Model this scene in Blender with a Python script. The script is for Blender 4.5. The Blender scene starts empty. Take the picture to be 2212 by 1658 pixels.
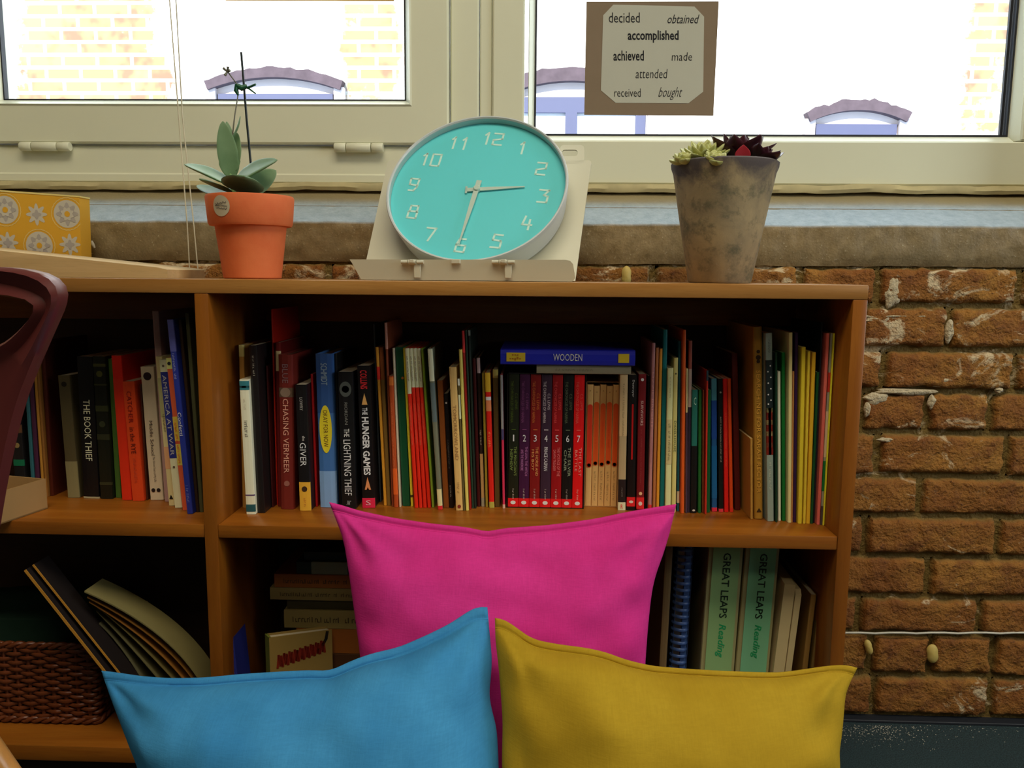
import bpy, bmesh, math, random
from mathutils import Vector, Matrix, noise
rnd = random.Random(7)
SC = bpy.context.scene
COL = SC.collection
PI = math.pi

# ------------------------------------------------------------------ camera
H = 0.7785                       # height of the bookcase top
CAM = Vector((0.4676, -1.0872, H + 0.0091)); FPX = 1749.0
def cam_axes(yaw, p, r):
    f = Vector((-math.sin(yaw)*math.cos(p), math.cos(yaw)*math.cos(p), -math.sin(p)))
    rt = Vector((math.cos(yaw), math.sin(yaw), 0)); up = rt.cross(f)
    return math.cos(r)*rt + math.sin(r)*up, -math.sin(r)*rt + math.cos(r)*up, f
CR, CU, CF = cam_axes(.0329, .1337, .0088)
cd = bpy.data.cameras.new('camera'); cam = bpy.data.objects.new('camera', cd); COL.objects.link(cam)
cd.sensor_fit = 'HORIZONTAL'; cd.sensor_width = 36; cd.lens = FPX/2212*36
cd.clip_start = 0.02; cd.clip_end = 200
cam.matrix_world = Matrix(((CR.x, CU.x, -CF.x, CAM.x), (CR.y, CU.y, -CF.y, CAM.y), (CR.z, CU.z, -CF.z, CAM.z), (0, 0, 0, 1)))
SC.camera = cam

# ------------------------------------------------------------------ world, sun, lamps, exposure
SC.view_settings.view_transform = 'Standard'; SC.view_settings.look = 'None'
SC.view_settings.gamma = 1.0; SC.view_settings.use_curve_mapping = False
SC.view_settings.exposure = 0.0
w = bpy.data.worlds.new('sky'); SC.world = w; w.use_nodes = True
bg = w.node_tree.nodes['Background']; bg.inputs[0].default_value = (.50, .72, 1.0, 1); bg.inputs[1].default_value = 3.2
def lamp(name, kind, loc, rot, energy, color, sx=1, sy=1):
    d = bpy.data.lights.new(name, kind); d.energy = energy; d.color = color
    if kind == 'AREA': d.shape = 'RECTANGLE'; d.size = sx; d.size_y = sy
    o = bpy.data.objects.new(name, d); o.location = loc; o.rotation_euler = rot; COL.objects.link(o); return o
sun = lamp('sun', 'SUN', (0, -10, 10), (math.radians(52), 0, math.radians(-12)), 12.0, (1, .97, .88)); sun.data.angle = .009
lamp('assumed_ceiling_light', 'AREA', (.75, -1.2, 2.84), (0, 0, 0), 47, (1, .90, .70), 2.2, .8)  # assumed warm lamp overhead, added out of view as the main room light
lamp('assumed_ceiling_light', 'AREA', (.4, -2.6, 2.84), (0, 0, 0), 12, (1, .86, .62), 1.5, .5)  # second, weaker assumed lamp, added farther back for warm ambient light
lamp('assumed_side_light', 'AREA', (3.1, -1.1, 1.5), (0, math.radians(90), 0), 30, (.85, .95, 1.0), 1.0, 1.2)  # added cool area light, assumed from the right; that wall has no window

# ------------------------------------------------------------------ helpers
def ray(px, py): return CF + CR*((px-1106)/FPX) - CU*((py-829)/FPX)
def at(px, py, Y):               # the point of the plane y = Y seen at a pixel of the 2212x1658 photograph
    d = ray(px, py); return CAM + d*((Y-CAM.y)/d.y)
def atz(px, py, Z):
    d = ray(px, py); return CAM + d*((Z-CAM.z)/d.z)
def onpl(px, py, P, n):
    d = ray(px, py); return CAM + d*((P-CAM).dot(n)/d.dot(n))
def lin(c):
    return tuple((v/255/12.92 if v <= 10.3 else ((v/255+.055)/1.055)**2.4) for v in c[:3])
def gain(c, k): return tuple(min(.92, v*k) for v in lin(c))

class MB:
    def __init__(s): s.v = []; s.f = []
    def add(s, vs, fs):
        o = len(s.v); s.v += [Vector(p) for p in vs]; s.f += [tuple(i+o for i in f) for f in fs]; return s
    def box(s, x0, x1, y0, y1, z0, z1, bev=0, seg=1, M=None):
        if bev <= 0:
            vs = [Vector((x, y, z)) for x in (x0, x1) for y in (y0, y1) for z in (z0, z1)]
            fs = [(0, 1, 3, 2), (4, 6, 7, 5), (0, 4, 5, 1), (2, 3, 7, 6), (0, 2, 6, 4), (1, 5, 7, 3)]
        else:
            bm = bmesh.new(); bmesh.ops.create_cube(bm, size=1)
            for v in bm.verts: v.co = Vector(((x0+x1)/2+v.co.x*(x1-x0), (y0+y1)/2+v.co.y*(y1-y0), (z0+z1)/2+v.co.z*(z1-z0)))
            bmesh.ops.bevel(bm, geom=bm.edges[:], offset=bev, segments=seg, profile=.5, affect='EDGES')
            bm.verts.index_update(); vs = [v.co.copy() for v in bm.verts]; fs = [[v.index for v in f.verts] for f in bm.faces]; bm.free()
        if M is not None: vs = [M @ v for v in vs]
        return s.add(vs, fs)
    def prism(s, poly, d):       # 3-D polygon swept by the vector d
        n = len(poly); d = Vector(d); a = [Vector(p) for p in poly]; b = [p+d for p in a]
        return s.add(a+b, [tuple(range(n))[::-1], tuple(range(n, 2*n))] + [(i, (i+1) % n, n+(i+1) % n, n+i) for i in range(n)])
    def lathe(s, prof, n=48, M=None, axis='z', a0=0):
        vs = []; fs = []; m = len(prof)
        for i in range(n):
            a = 2*PI*i/n+a0; c, q = math.cos(a), math.sin(a)
            for r, z in prof: vs.append(Vector((r*c, r*q, z)) if axis == 'z' else Vector((r*c, z, r*q)))
        for i in range(n):
            j = (i+1) % n
            for k in range(m-1): fs.append((i*m+k, j*m+k, j*m+k+1, i*m+k+1))
        if M is not None: vs = [M @ v for v in vs]
        return s.add(vs, fs)
    def tube(s, pts, r, n=8, cap=True):
        pts = [Vector(p) for p in pts]; rs = r if isinstance(r, (list, tuple)) else [r]*len(pts)
        vs = []; fs = []; ref = None
        for i, p in enumerate(pts):
            t = (pts[min(i+1, len(pts)-1)]-pts[max(i-1, 0)]).normalized()
            if ref is None: ref = t.orthogonal().normalized()
            ref = (ref-t*ref.dot(t)).normalized(); b = t.cross(ref)
            for k in range(n):
                a = 2*PI*k/n; vs.append(p+(ref*math.cos(a)+b*math.sin(a))*rs[i])
        for i in range(len(pts)-1):
            for k in range(n): fs.append((i*n+k, i*n+(k+1) % n, (i+1)*n+(k+1) % n, (i+1)*n+k))
        if cap: fs.append(tuple(range(n))[::-1]); fs.append(tuple((len(pts)-1)*n+k for k in range(n)))
        return s.add(vs, fs)
    def grid(s, rows, closed=False):
        n = len(rows[0]); vs = [p for r in rows for p in r]; fs = []
        for i in range(len(rows)-1):
            for k in range(n if closed else n-1): fs.append((i*n+k, i*n+(k+1) % n, (i+1)*n+(k+1) % n, (i+1)*n+k))
        return s.add(vs, fs)
    def build(s, name, m, parent=None, smooth=None, M=None):
        me = bpy.data.meshes.new(name); me.from_pydata([tuple(v) for v in s.v], [], s.f); me.update()
        bm = bmesh.new(); bm.from_mesh(me); bmesh.ops.recalc_face_normals(bm, faces=bm.faces[:]); bm.to_mesh(me); bm.free()
        if m: me.materials.append(m)
        if smooth is not None:
            me.polygons.foreach_set('use_smooth', [True]*len(me.polygons)); me.set_sharp_from_angle(angle=math.radians(smooth))
        o = bpy.data.objects.new(name, me); COL.objects.link(o)
        if parent: o.parent = parent
        if M is not None: o.matrix_local = M
        return o
def tag(o, label=None, cat=None, group=None, kind=None):
    if label: o['label'] = label
    if cat: o['category'] = cat
    if group: o['group'] = group
    if kind: o['kind'] = kind
    return o
def empty(name, loc=(0, 0, 0), rot=(0, 0, 0), M=None):
    o = bpy.data.objects.new(name, None); COL.objects.link(o); o.empty_display_size = .02
    if M is not None: o.matrix_world = M
    else: o.location = loc; o.rotation_euler = rot
    return o

# ---- materials
def nodes(name):
    m = bpy.data.materials.new(name); m.use_nodes = True; nt = m.node_tree
    return m, nt, nt.nodes['Principled BSDF']
def mixc(nt, fac, a, b, mode='MIX'):
    n = nt.nodes.new('ShaderNodeMix'); n.data_type = 'RGBA'; n.blend_type = mode
    if isinstance(fac, (int, float)): n.inputs[0].default_value = fac
    else: nt.links.new(fac, n.inputs[0])
    for i, c in ((6, a), (7, b)):
        if isinstance(c, tuple): n.inputs[i].default_value = (*c[:3], 1)
        else: nt.links.new(c, n.inputs[i])
    return n.outputs[2]
def coord(nt, scale=(1, 1, 1), rot=(0, 0, 0)):
    tc = nt.nodes.new('ShaderNodeTexCoord'); mp = nt.nodes.new('ShaderNodeMapping')
    mp.inputs['Scale'].default_value = scale; mp.inputs['Rotation'].default_value = rot
    nt.links.new(tc.outputs['Object'], mp.inputs[0]); return mp.outputs[0]
def nz(nt, co, scale, detail=4, rough=.55, dist=0):
    n = nt.nodes.new('ShaderNodeTexNoise'); n.inputs['Scale'].default_value = scale; n.inputs['Detail'].default_value = detail
    n.inputs['Roughness'].default_value = rough; n.inputs['Distortion'].default_value = dist
    nt.links.new(co, n.inputs['Vector']); return n.outputs['Fac']
def ramp(nt, fac, p0, p1, c0=0.0, c1=1.0):
    n = nt.nodes.new('ShaderNodeMapRange'); n.inputs[1].default_value = p0; n.inputs[2].default_value = p1
    n.inputs[3].default_value = c0; n.inputs[4].default_value = c1; nt.links.new(fac, n.inputs[0]); return n.outputs[0]
def bump(nt, b, h, strength, dist=.002):
    n = nt.nodes.new('ShaderNodeBump'); n.inputs['Strength'].default_value = strength; n.inputs['Distance'].default_value = dist
    nt.links.new(h, n.inputs['Height']); nt.links.new(n.outputs[0], b.inputs['Normal'])
MC = {}
def plain(name, c, rough=.5, spec=.5, var=.10, scale=30, metal=0, sheen=0, bmp=0):
    key = (name, tuple(round(x, 4) for x in c), rough)
    if key in MC: return MC[key]
    m, nt, b = nodes(name); co = coord(nt)
    f = nz(nt, co, scale)
    nt.links.new(mixc(nt, f, tuple(x*(1-var) for x in c), tuple(min(1, x*(1+var)) for x in c)), b.inputs['Base Color'])
    b.inputs['Roughness'].default_value = rough; b.inputs['Specular IOR Level'].default_value = spec; b.inputs['Metallic'].default_value = metal
    if sheen: b.inputs['Sheen Weight'].default_value = sheen; b.inputs['Sheen Roughness'].default_value = .4
    if bmp: bump(nt, b, f, bmp)
    MC[key] = m; return m
def wood(name, a, b_, axis, rough=.32):
    m, nt, b = nodes(name)
    sc = {'x': (1.2, 16, 16), 'z': (16, 16, 1.2), 'y': (16, 1.2, 16)}[axis]
    co = coord(nt, sc); g = nz(nt, co, 4, 6, .62, .6); big = nz(nt, coord(nt, tuple(v*.35 for v in sc)), 3, 2)
    fine = nz(nt, coord(nt, tuple(v*4 for v in sc)), 8, 3)
    c1 = mixc(nt, ramp(nt, g, .3, .7), a, b_)
    c2 = mixc(nt, ramp(nt, big, .35, .7), c1, tuple(v*.62 for v in a))
    c3 = mixc(nt, ramp(nt, fine, .5, .8, 0, .35), c2, tuple(v*.5 for v in a))
    nt.links.new(c3, b.inputs['Base Color']); b.inputs['Roughness'].default_value = rough
    bump(nt, b, fine, .08, .001); return m
WA, WB = (.30, .086, .007), (.43, .150, .015)
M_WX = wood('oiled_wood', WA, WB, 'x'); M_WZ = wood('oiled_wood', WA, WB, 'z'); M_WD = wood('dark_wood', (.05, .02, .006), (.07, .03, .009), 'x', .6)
M_TOP = wood('worn_lit_wood', (.40, .165, .032), (.52, .26, .07), 'x', .28)  # paler from wear and from the stronger light on top, both in the colour
M_PALE = wood('pale_wood', (.62, .42, .18), (.72, .52, .26), 'x', .5)
M_PVC = plain('window_plastic', (.75, .74, .55), .35, .4, .04, 6)
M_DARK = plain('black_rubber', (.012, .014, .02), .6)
def glass_mat(name, refl=1.0, tint=(1, 1, 1)):
    m = bpy.data.materials.new(name); m.use_nodes = True; nt = m.node_tree; nt.nodes.clear()
    out = nt.nodes.new('ShaderNodeOutputMaterial'); mx = nt.nodes.new('ShaderNodeMixShader'); t = nt.nodes.new('ShaderNodeBsdfTransparent')
    g = nt.nodes.new('ShaderNodeBsdfGlossy'); g.inputs['Roughness'].default_value = .01; t.inputs[0].default_value = (*tint, 1)
    fr = nt.nodes.new('ShaderNodeFresnel'); fr.inputs[0].default_value = 1.45
    mu = nt.nodes.new('ShaderNodeMath'); mu.operation = 'MULTIPLY'; mu.inputs[1].default_value = refl
    ge = nt.nodes.new('ShaderNodeNewGeometry'); iv = nt.nodes.new('ShaderNodeMath'); iv.operation = 'SUBTRACT'; iv.inputs[0].default_value = refl; nt.links.new(ge.outputs['Backfacing'], iv.inputs[1]); iv.use_clamp = True; nt.links.new(iv.outputs[0], mu.inputs[1])
    nt.links.new(fr.outputs[0], mu.inputs[0]); nt.links.new(mu.outputs[0], mx.inputs[0])
    nt.links.new(t.outputs[0], mx.inputs[1]); nt.links.new(g.outputs[0], mx.inputs[2]); nt.links.new(mx.outputs[0], out.inputs[0]); return m
M_GLASS = glass_mat('pane_glass')

# ---- lettering
TC = {}
def glyphs(s, shear=0, off=0):
    k = (s, shear, off)
    if k in TC: return TC[k]
    cu = bpy.data.curves.new('lettering', 'FONT'); cu.body = s; cu.resolution_u = 2; cu.shear = shear; cu.offset = off
    o = bpy.data.objects.new('lettering', cu); COL.objects.link(o)
    dg = bpy.context.evaluated_depsgraph_get(); me = bpy.data.meshes.new_from_object(o.evaluated_get(dg))
    vs = [v.co.copy() for v in me.vertices]; fs = [tuple(p.vertices) for p in me.polygons]
    bpy.data.objects.remove(o); bpy.data.curves.remove(cu); bpy.data.meshes.remove(me)
    x0, x1 = min(v.x for v in vs), max(v.x for v in vs); y0, y1 = min(v.y for v in vs), max(v.y for v in vs)
    vs = [((v.x-(x0+x1)/2)/(x1-x0), (v.y-(y0+y1)/2)/max(1e-6, y1-y0)) for v in vs]
    TC[k] = (vs, fs); return TC[k]
def letter(mb, s, c, U, V, shear=0, off=0):     # writes s centred on c, U = full-length vector along the line, V = full-height vector
    vs, fs = glyphs(s, shear, off); c, U, V = Vector(c), Vector(U), Vector(V)
    mb.add([c+U*a+V*b for a, b in vs], fs); return mb
def stroke(mb, pts, wd, M):                     # flat stroke of width wd through 2-D points mapped by M(x, z)
    for a, b in zip(pts[:-1], pts[1:]):
        a, b = Vector(a), Vector(b); t = (b-a).normalized()*wd/2; n = Vector((-t.y, t.x))
        mb.add([M(*(a-t+n)), M(*(a-t-n)), M(*(b+t-n)), M(*(b+t+n))], [(0, 1, 2, 3)])

# ================================================================== SETTING
YW = .30                         # brick face of the window wall
X0, X1, YB, ZC = -2.3, 3.2, -4.2, 2.9
Zsb, Zst = .8075, .876           # underside and front edge of the stone sill
m_floor, nt, b = nodes('dark_teal_carpet'); co = coord(nt)
f1 = nz(nt, co, 420, 2); f2 = nz(nt, co, 9, 4)
c = mixc(nt, ramp(nt, f1, .35, .7), (.006, .018, .022), (.03, .062, .07)); c = mixc(nt, ramp(nt, f2, .45, .75, 0, .5), c, (.012, .04, .048))
nt.links.new(c, b.inputs['Base Color']); b.inputs['Roughness'].default_value = .95; bump(nt, b, f1, .8, .004)
tag(MB().box(X0, X1, YB, .46, -.1, 0).build('floor', m_floor), kind='structure')
m_ceil = plain('ceiling_paint', (.45, .43, .38), .9, .2); m_wall = plain('wall_paint', (.12, .105, .08), .9, .2)
tag(MB().box(X0, X1, YB, .46, ZC, ZC+.1).build('ceiling', m_ceil), kind='structure')
tag(MB().box(X0-.1, X0, YB, .46, 0, ZC).build('wall_left', m_wall), kind='structure')
tag(MB().box(X1, X1+.1, YB, .46, 0, ZC).build('wall_right', m_wall), kind='structure')
tag(MB().box(X0-.1, X1+.1, YB-.1, YB, 0, ZC).build('wall_near', m_wall), kind='structure')

# brick wall under the window: mortar bed and every brick a rough rounded block of the one wall
def nzv(p, s): return noise.noise(Vector(p)*s)
def brick_block(mb, x0, x1, z0, z1, seed, prot, nx, nzn, amp=1.0):
    # front face grid with rounded rim, bulging out of the mortar
    yb = YW+.012; rows = []
    us = [i/nx for i in range(nx+1)]; vs = [i/nzn for i in range(nzn+1)]
    ou, ov = Vector((seed*3.1, seed*1.7, 0)), 0
    for v in vs:
        r = []
        for u in us:
            du = min(u, 1-u)*(x1-x0); dv = min(v, 1-v)*(z1-z0); e = min(du, dv)
            x = x0+u*(x1-x0); z = z0+v*(z1-z0); P = Vector((x, seed*.37, z))
            rim = min(1, e/.009); k = math.sqrt(max(0, 1-(1-rim)**2))
            if e < 1e-6: y = yb
            else:
                n1 = noise.fractal(P*42, .9, 2.1, 4); n2 = noise.noise(P*150)
                y = yb-(.012+prot)*k-amp*(n1*.0032+n2*.0012)*k
            jx = noise.noise(P*60+Vector((9, 0, 0)))*.0042; jz = noise.noise(P*60+Vector((0, 9, 3)))*.0042
            wob = 1 if e < .012 else .3
            r.append(Vector((x+jx*wob, y, z+jz*wob)))
        rows.append(r)
    mb.grid(rows)
wall = MB()
wall.box(X0, X1, YW+.012, .46, 0, Zsb)
zl = [.8085, .7425, .6685, .5975, .5252, .4485, .378, .3055, .2308, .162, .084, .006]
JX = [ [1555, 1730, 1900, 2207], [1640, 1865, 2052, 2290], [1690, 1911, 2195, 2420], [1865, 2007, 2143, 2330], [1660, 1898, 2178, 2400], [1740, 1990, 2250],
       [1640, 1870, 2157, 2400], [1780, 2007, 2260], [1640, 1856, 2117, 2360], [1660, 1882, 2012, 2148, 2380], [1640, 1888, 2142, 2380] ]
pyrow = [617, 707, 800, 890, 982, 1072, 1158, 1246, 1330, 1415, 1504]
m_brick, nt, b = nodes('rough_red_brick'); co = coord(nt)
big = nz(nt, co, 7, 3); mid = nz(nt, co, 32, 6, .7); fin = nz(nt, co, 190, 3); wht = nz(nt, coord(nt, (1, 1, 1.6)), 11, 5, .7, 1.2)
c = mixc(nt, ramp(nt, big, .35, .65), (.26, .090, .014), (.37, .165, .027)); c = mixc(nt, ramp(nt, mid, .45, .7), c, (.18, .058, .012))
c = mixc(nt, ramp(nt, fin, .58, .75, 0, .75), c, (.10, .035, .015))
at_ = nt.nodes.new('ShaderNodeAttribute'); at_.attribute_name = 'mortar'
mort = mixc(nt, mid, (.155, .092, .020), (.25, .168, .044))
c = mixc(nt, at_.outputs['Fac'], c, mort)
geo = nt.nodes.new('ShaderNodeTexCoord'); sep = nt.nodes.new('ShaderNodeSeparateXYZ'); nt.links.new(geo.outputs['Object'], sep.inputs[0])
hi = ramp(nt, sep.outputs['Z'], .50, .78, 0, .10)
ad = nt.nodes.new('ShaderNodeMath'); ad.operation = 'ADD'; nt.links.new(wht, ad.inputs[0]); nt.links.new(hi, ad.inputs[1])
c = mixc(nt, ramp(nt, ad.outputs[0], .62, .70, 0, .85), c, (.72, .58, .36))      # smears of pale old mortar
at4 = nt.nodes.new('ShaderNodeAttribute'); at4.attribute_name = 'lump'; c = mixc(nt, at4.outputs['Fac'], c, mixc(nt, mid, (.46, .36, .21), (.66, .56, .38)))
nt.links.new(c, b.inputs['Base Color']); b.inputs['Roughness'].default_value = .8; b.inputs['Specular IOR Level'].default_value = .35; hs_ = nt.nodes.new('ShaderNodeMath'); hs_.operation = 'ADD'; nt.links.new(fin, hs_.inputs[0]); nt.links.new(mid, hs_.inputs[1]); bump(nt, b, hs_.outputs[0], .9, .005)
nmort = len(wall.v)
gap = .009
for i in range(11):
    zt, zb = zl[i]-gap*.45, zl[i+1]+gap*.55
    xs = [at(p, pyrow[i], YW).x for p in JX[i]]
    while xs[0] > -1.3: xs.insert(0, xs[0]-(.222 if (len(xs)+i) % 2 else .112))
    while xs[-1] < 2.2: xs.append(xs[-1]+(.222 if (len(xs)+i) % 3 else .112))
    for a, c_ in zip(xs[:-1], xs[1:]):
        near = a > .75 and a < 1.5
        strip = i == 0
        nx = max(3, int((c_-a)/(.0042 if near else (.007 if strip else .02)))); nn = 16 if near else (10 if strip else 5)
        brick_block(wall, a+gap/2, c_-gap/2, zb, zt, i*7+a*3, rnd.uniform(-.001, .004), nx, nn)
# lumps of spilled pale mortar
lump0 = len(wall.v)
def lump(px, py, rx, rz, ry=.006):
    p = at(px, py, YW); rows = []
    for i in range(9):
        t = PI/2*i/8; r = []
        for k in range(22):
            a = 2*PI*k/22; q = 1+.35*noise.noise(Vector((math.cos(a)*1.6+px, math.sin(a)*1.6, py)))
            r.append(p+Vector((math.cos(a)*rx*math.sin(t)*q, .004-ry*math.cos(t)*(1+.4*noise.noise(Vector((math.cos(a)*3*i/8, math.sin(a)*3*i/8, px)))), math.sin(a)*rz*math.sin(t)*q)))
        rows.append(r)
    wall.grid(rows, True)
for L in [(1930, 630, .014, .028), (1950, 684, .06, .006), (1900, 690, .02, .008), (2052, 715, .008, .02), (2032, 822, .022, .012), (1895, 860, .02, .011), (1875, 885, .006, .014), (1955, 846, .05, .006), (2015, 868, .008, .012), (1915, 950, .014, .004), (2160, 843, .008, .005)]: lump(*L)
wo = wall.build('wall_window', m_brick, smooth=55)
# mortar attribute (bed and lumps) by vertex
att = wo.data.attributes.new('mortar', 'FLOAT', 'POINT')
vals = []
for i, v in enumerate(wo.data.vertices):
    if i < nmort: vals.append(1.0)
    elif i >= lump0: vals.append(1.0)
    else: vals.append(min(1, max(0, (v.co.y-(YW+.004))/.006)))
att.data.foreach_set('value', vals)
at5 = wo.data.attributes.new('lump', 'FLOAT', 'POINT'); at5.data.foreach_set('value', [1.0 if i >= lump0 else 0.0 for i in range(len(vals))]); tag(wo, kind='structure')
m_plaster = plain('plaster', (.45, .40, .3), .9)
up_ = MB(); up_.box(X0, X1, YW, .46, 1.95, ZC); up_.box(X0, -.62, YW, .46, Zst+.06, 1.95); up_.box(1.375, X1, YW, .46, Zst+.06, 1.95)
tag(up_.build('wall_above', m_plaster), kind='structure')
tag(MB().box(.9, X1, YW-.012, YW+.01, 0, .005, .001).build('gap_shadow_strip', M_DARK), kind='structure')  # black strip standing in for the gap shadow at the wall foot

# sill: rough stone face, sloped smooth top
m_sill, nt, b = nodes('weathered_concrete'); co = coord(nt)
a1 = nz(nt, co, 6, 4); a2 = nz(nt, co, 60, 6, .75); a3 = nz(nt, co, 260, 2)
c = mixc(nt, ramp(nt, a2, .3, .7), (.17, .115, .045), (.34, .245, .115)); c = mixc(nt, ramp(nt, a1, .45, .7, 0, .6), c, (.22, .18, .10)); c = mixc(nt, ramp(nt, a3, .66, .74, 0, .8), c, (.5, .42, .28))
at2 = nt.nodes.new('ShaderNodeAttribute'); at2.attribute_name = 'sky_tint'
sky_c = mixc(nt, ramp(nt, a2, .35, .7), (.30, .37, .41), (.44, .51, .55))  # grey slope, with the blue of window skylight put into its colour
c = mixc(nt, at2.outputs['Fac'], c, sky_c); at3 = nt.nodes.new('ShaderNodeAttribute'); at3.attribute_name = 'stain'
c = mixc(nt, at3.outputs['Fac'], c, (.30, .24, .12))
nt.links.new(c, b.inputs['Base Color']); b.inputs['Roughness'].default_value = .55; bump(nt, b, a3, .35, .002)
prof = []                         # (y, z, sky_tint, stain)
zi = .938
for k in range(7): prof.append((YW+.006-.006*min(1, k/1.5), Zsb+(Zst-.006-Zsb)*k/6, 0, 0, 1.0))
for k in range(1, 4): a = k/3*PI/3; prof.append((YW+.006-.006*math.cos(a), Zst-.006+.006*math.sin(a), k/3, 0, .5))
for k in range(1, 11):
    t = k/10; prof.append((YW+.003+(.425-YW-.003)*t, Zst+(zi-Zst)*t, 1-max(0, (t-.55)/.3)**.7 if t < .85 else 0, max(0, min(1, (t-.55)/.2)), .25))
rows = []; A1 = []; A2 = []
N = 700
for (y, z, p_, s_, amp) in prof:
    r = []
    for i in range(N+1):
        x = -1.3+i*3.4/N; P = Vector((x, y*1.3, z*1.6))
        n1 = noise.fractal(P*30, .9, 2.1, 4); n2 = noise.noise(Vector((x*5, 0, 3)))
        zz = z+n2*.002*(1 if amp > .3 else .4)
        r.append(Vector((x, y-.0035*n1*amp, zz+.0012*n1*amp))); wv = .5+.5*noise.noise(Vector((x*14, 2, z*9)))
        A1.append(min(1, max(0, p_))); A2.append(min(1, s_*(.6+.7*wv)))
    rows.append(r)
sl = MB(); sl.grid(rows); so = sl.build('sill', m_sill, smooth=60)
for nm, vals in (('sky_tint', A1), ('stain', A2)):
    t = so.data.attributes.new(nm, 'FLOAT', 'POINT'); t.data.foreach_set('value', vals)
so.name = 'trim_1'; tag(so, kind='structure')
tag(MB().box(-1.3, 2.1, YW+.06, .46, Zsb-.002, Zst+.03).build('trim_2', m_sill), kind='structure')
tag(MB().box(-1.3, 2.1, .4255, .46, Zst+.03, .952).build('trim_4', m_sill), kind='structure')
# uneven filler bead between window frame and sill
rows = []
for (y, z) in ((.424, .938), (.408, .937), (.405, .943), (.409, .951), (.424, .953)):
    rows.append([Vector((x, y+.002*noise.noise(Vector((x*20, z*90, 0))), z+.0035*noise.noise(Vector((x*9, 5, 0)))+.0015*noise.noise(Vector((x*40, z*30, 4))))) for x in [-1.0+i*.01 for i in range(281)]])
fb = MB(); fb.grid(rows); tag(fb.build('trim_3', plain('filler', (.50, .42, .22), .8, .3, .3, 25), smooth=50), kind='structure')

# ---- window frames as mitred rings of profile
def ring(mb, x0, x1, z0, z1, prof):
    # prof: (inset from the outer rectangle, y)
    rows = []
    for d, y in prof:
        rows.append([Vector((x0+d, y, z0+d)), Vector((x1-d, y, z0+d)), Vector((x1-d, y, z1-d)), Vector((x0+d, y, z1-d))])
    mb.grid(rows, True)
YF = .42; ZTOP = 1.90
sx1 = at(970, 250, YF).x; sz0 = at(500, 312, YF).z; gx1 = at(878, 150, YF+.02).x; gz0 = at(500, 214, YF+.02).z; gx0 = at(9, 150, YF+.02).x
sx0 = gx0-(sx1-gx1)
rx0 = at(1156, 150, YF+.02).x; rz0 = at(1600, 293, YF+.02).z; rx1 = at(2188, 150, YF+.02).x
zf0 = .950
# fixed outer frame (with the centre post)
fr = MB()
fr.box(sx0-.06, 1.46, YF, .47, zf0, sz0-.002, .004)                    # bottom rail under the sash
fr.box(sx0-.06, sx0-.002, YF, .47, zf0, ZTOP, .004)
fr.box(sx1+.002, at(1034, 150, YF).x, YF+.004, .47, zf0+.02, ZTOP, .003)
fr.box(at(1036, 150, YF).x, at(1062, 150, YF).x, YF+.008, .47, zf0+.02, ZTOP, .002)
fr.box(at(1063, 150, YF).x, at(1132, 150, YF).x, YF+.002, .47, zf0+.02, ZTOP, .003)
fr.box(sx0-.06, 1.46, YF, .47, ZTOP, ZTOP+.06, .004)
fr.box(sx0-.06, sx1, YF-.004, YF+.004, zf0, zf0+.018, .003)            # lip along the bottom
tag(fr.build('window_frame', M_PVC, smooth=30), kind='structure')
w1 = empty('window_1', (sx0, YF, sz0)); tag(w1, kind='structure')
def place(o, p): o.parent = p; o.matrix_parent_inverse = Matrix.Translation(-p.location); return o
fd = gx0-sx0
sf = MB(); ring(sf, sx0, sx1, sz0, ZTOP-.002, [(0, .465), (0, YF-.007), (.003, YF-.010), (fd-.017, YF-.010), (fd-.014, YF-.010), (fd-.011, YF-.013), (fd, YF+.012), (fd, .465)])
place(sf.build('sash', M_PVC, smooth=30), w1)
gk = MB(); ring(gk, sx0+fd-.001, sx1-fd+.001, sz0+fd-.001, ZTOP-.002-fd+.001, [(0, YF+.012), (.0035, YF+.012), (.0035, YF+.024), (0, YF+.024)])
place(gk.build('gasket', M_DARK), w1)
place(MB().box(sx0+fd-.004, sx1-fd+.004, YF+.02, YF+.026, sz0+fd-.004, ZTOP-fd).build('pane', M_GLASS), w1)
for (a, b_, c_, d_) in ((45, 152, 310, 332), (723, 828, 320, 343)):
    y = YF-.0115; p, q = at(a, (c_+d_)/2, y), at(b_, (c_+d_)/2, y); r = .0082; zc = sz0-.0065
    hg = MB(); L = q.x-p.x
    for f0, f1 in ((0, .235), (.25, .75), (.765, 1)):
        M = Matrix.Translation((p.x, y, zc)) @ Matrix.Rotation(PI/2, 4, 'Y')
        hg.lathe([(0, L*f0), (r*.9, L*f0), (r, L*f0+.001), (r, L*f1-.001), (r*.9, L*f1), (0, L*f1)], 20, M)
    hg.box(p.x+L*.04, q.x-L*.04, y, YF, zc-.004, zc+.004)
    place(hg.build('hinge', M_PVC, smooth=40), w1)
w2 = empty('window_2', (rx0, YF, zf0)); tag(w2, kind='structure')
fx = .010; ob = rz0-zf0-.0025
rf = MB()
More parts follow.
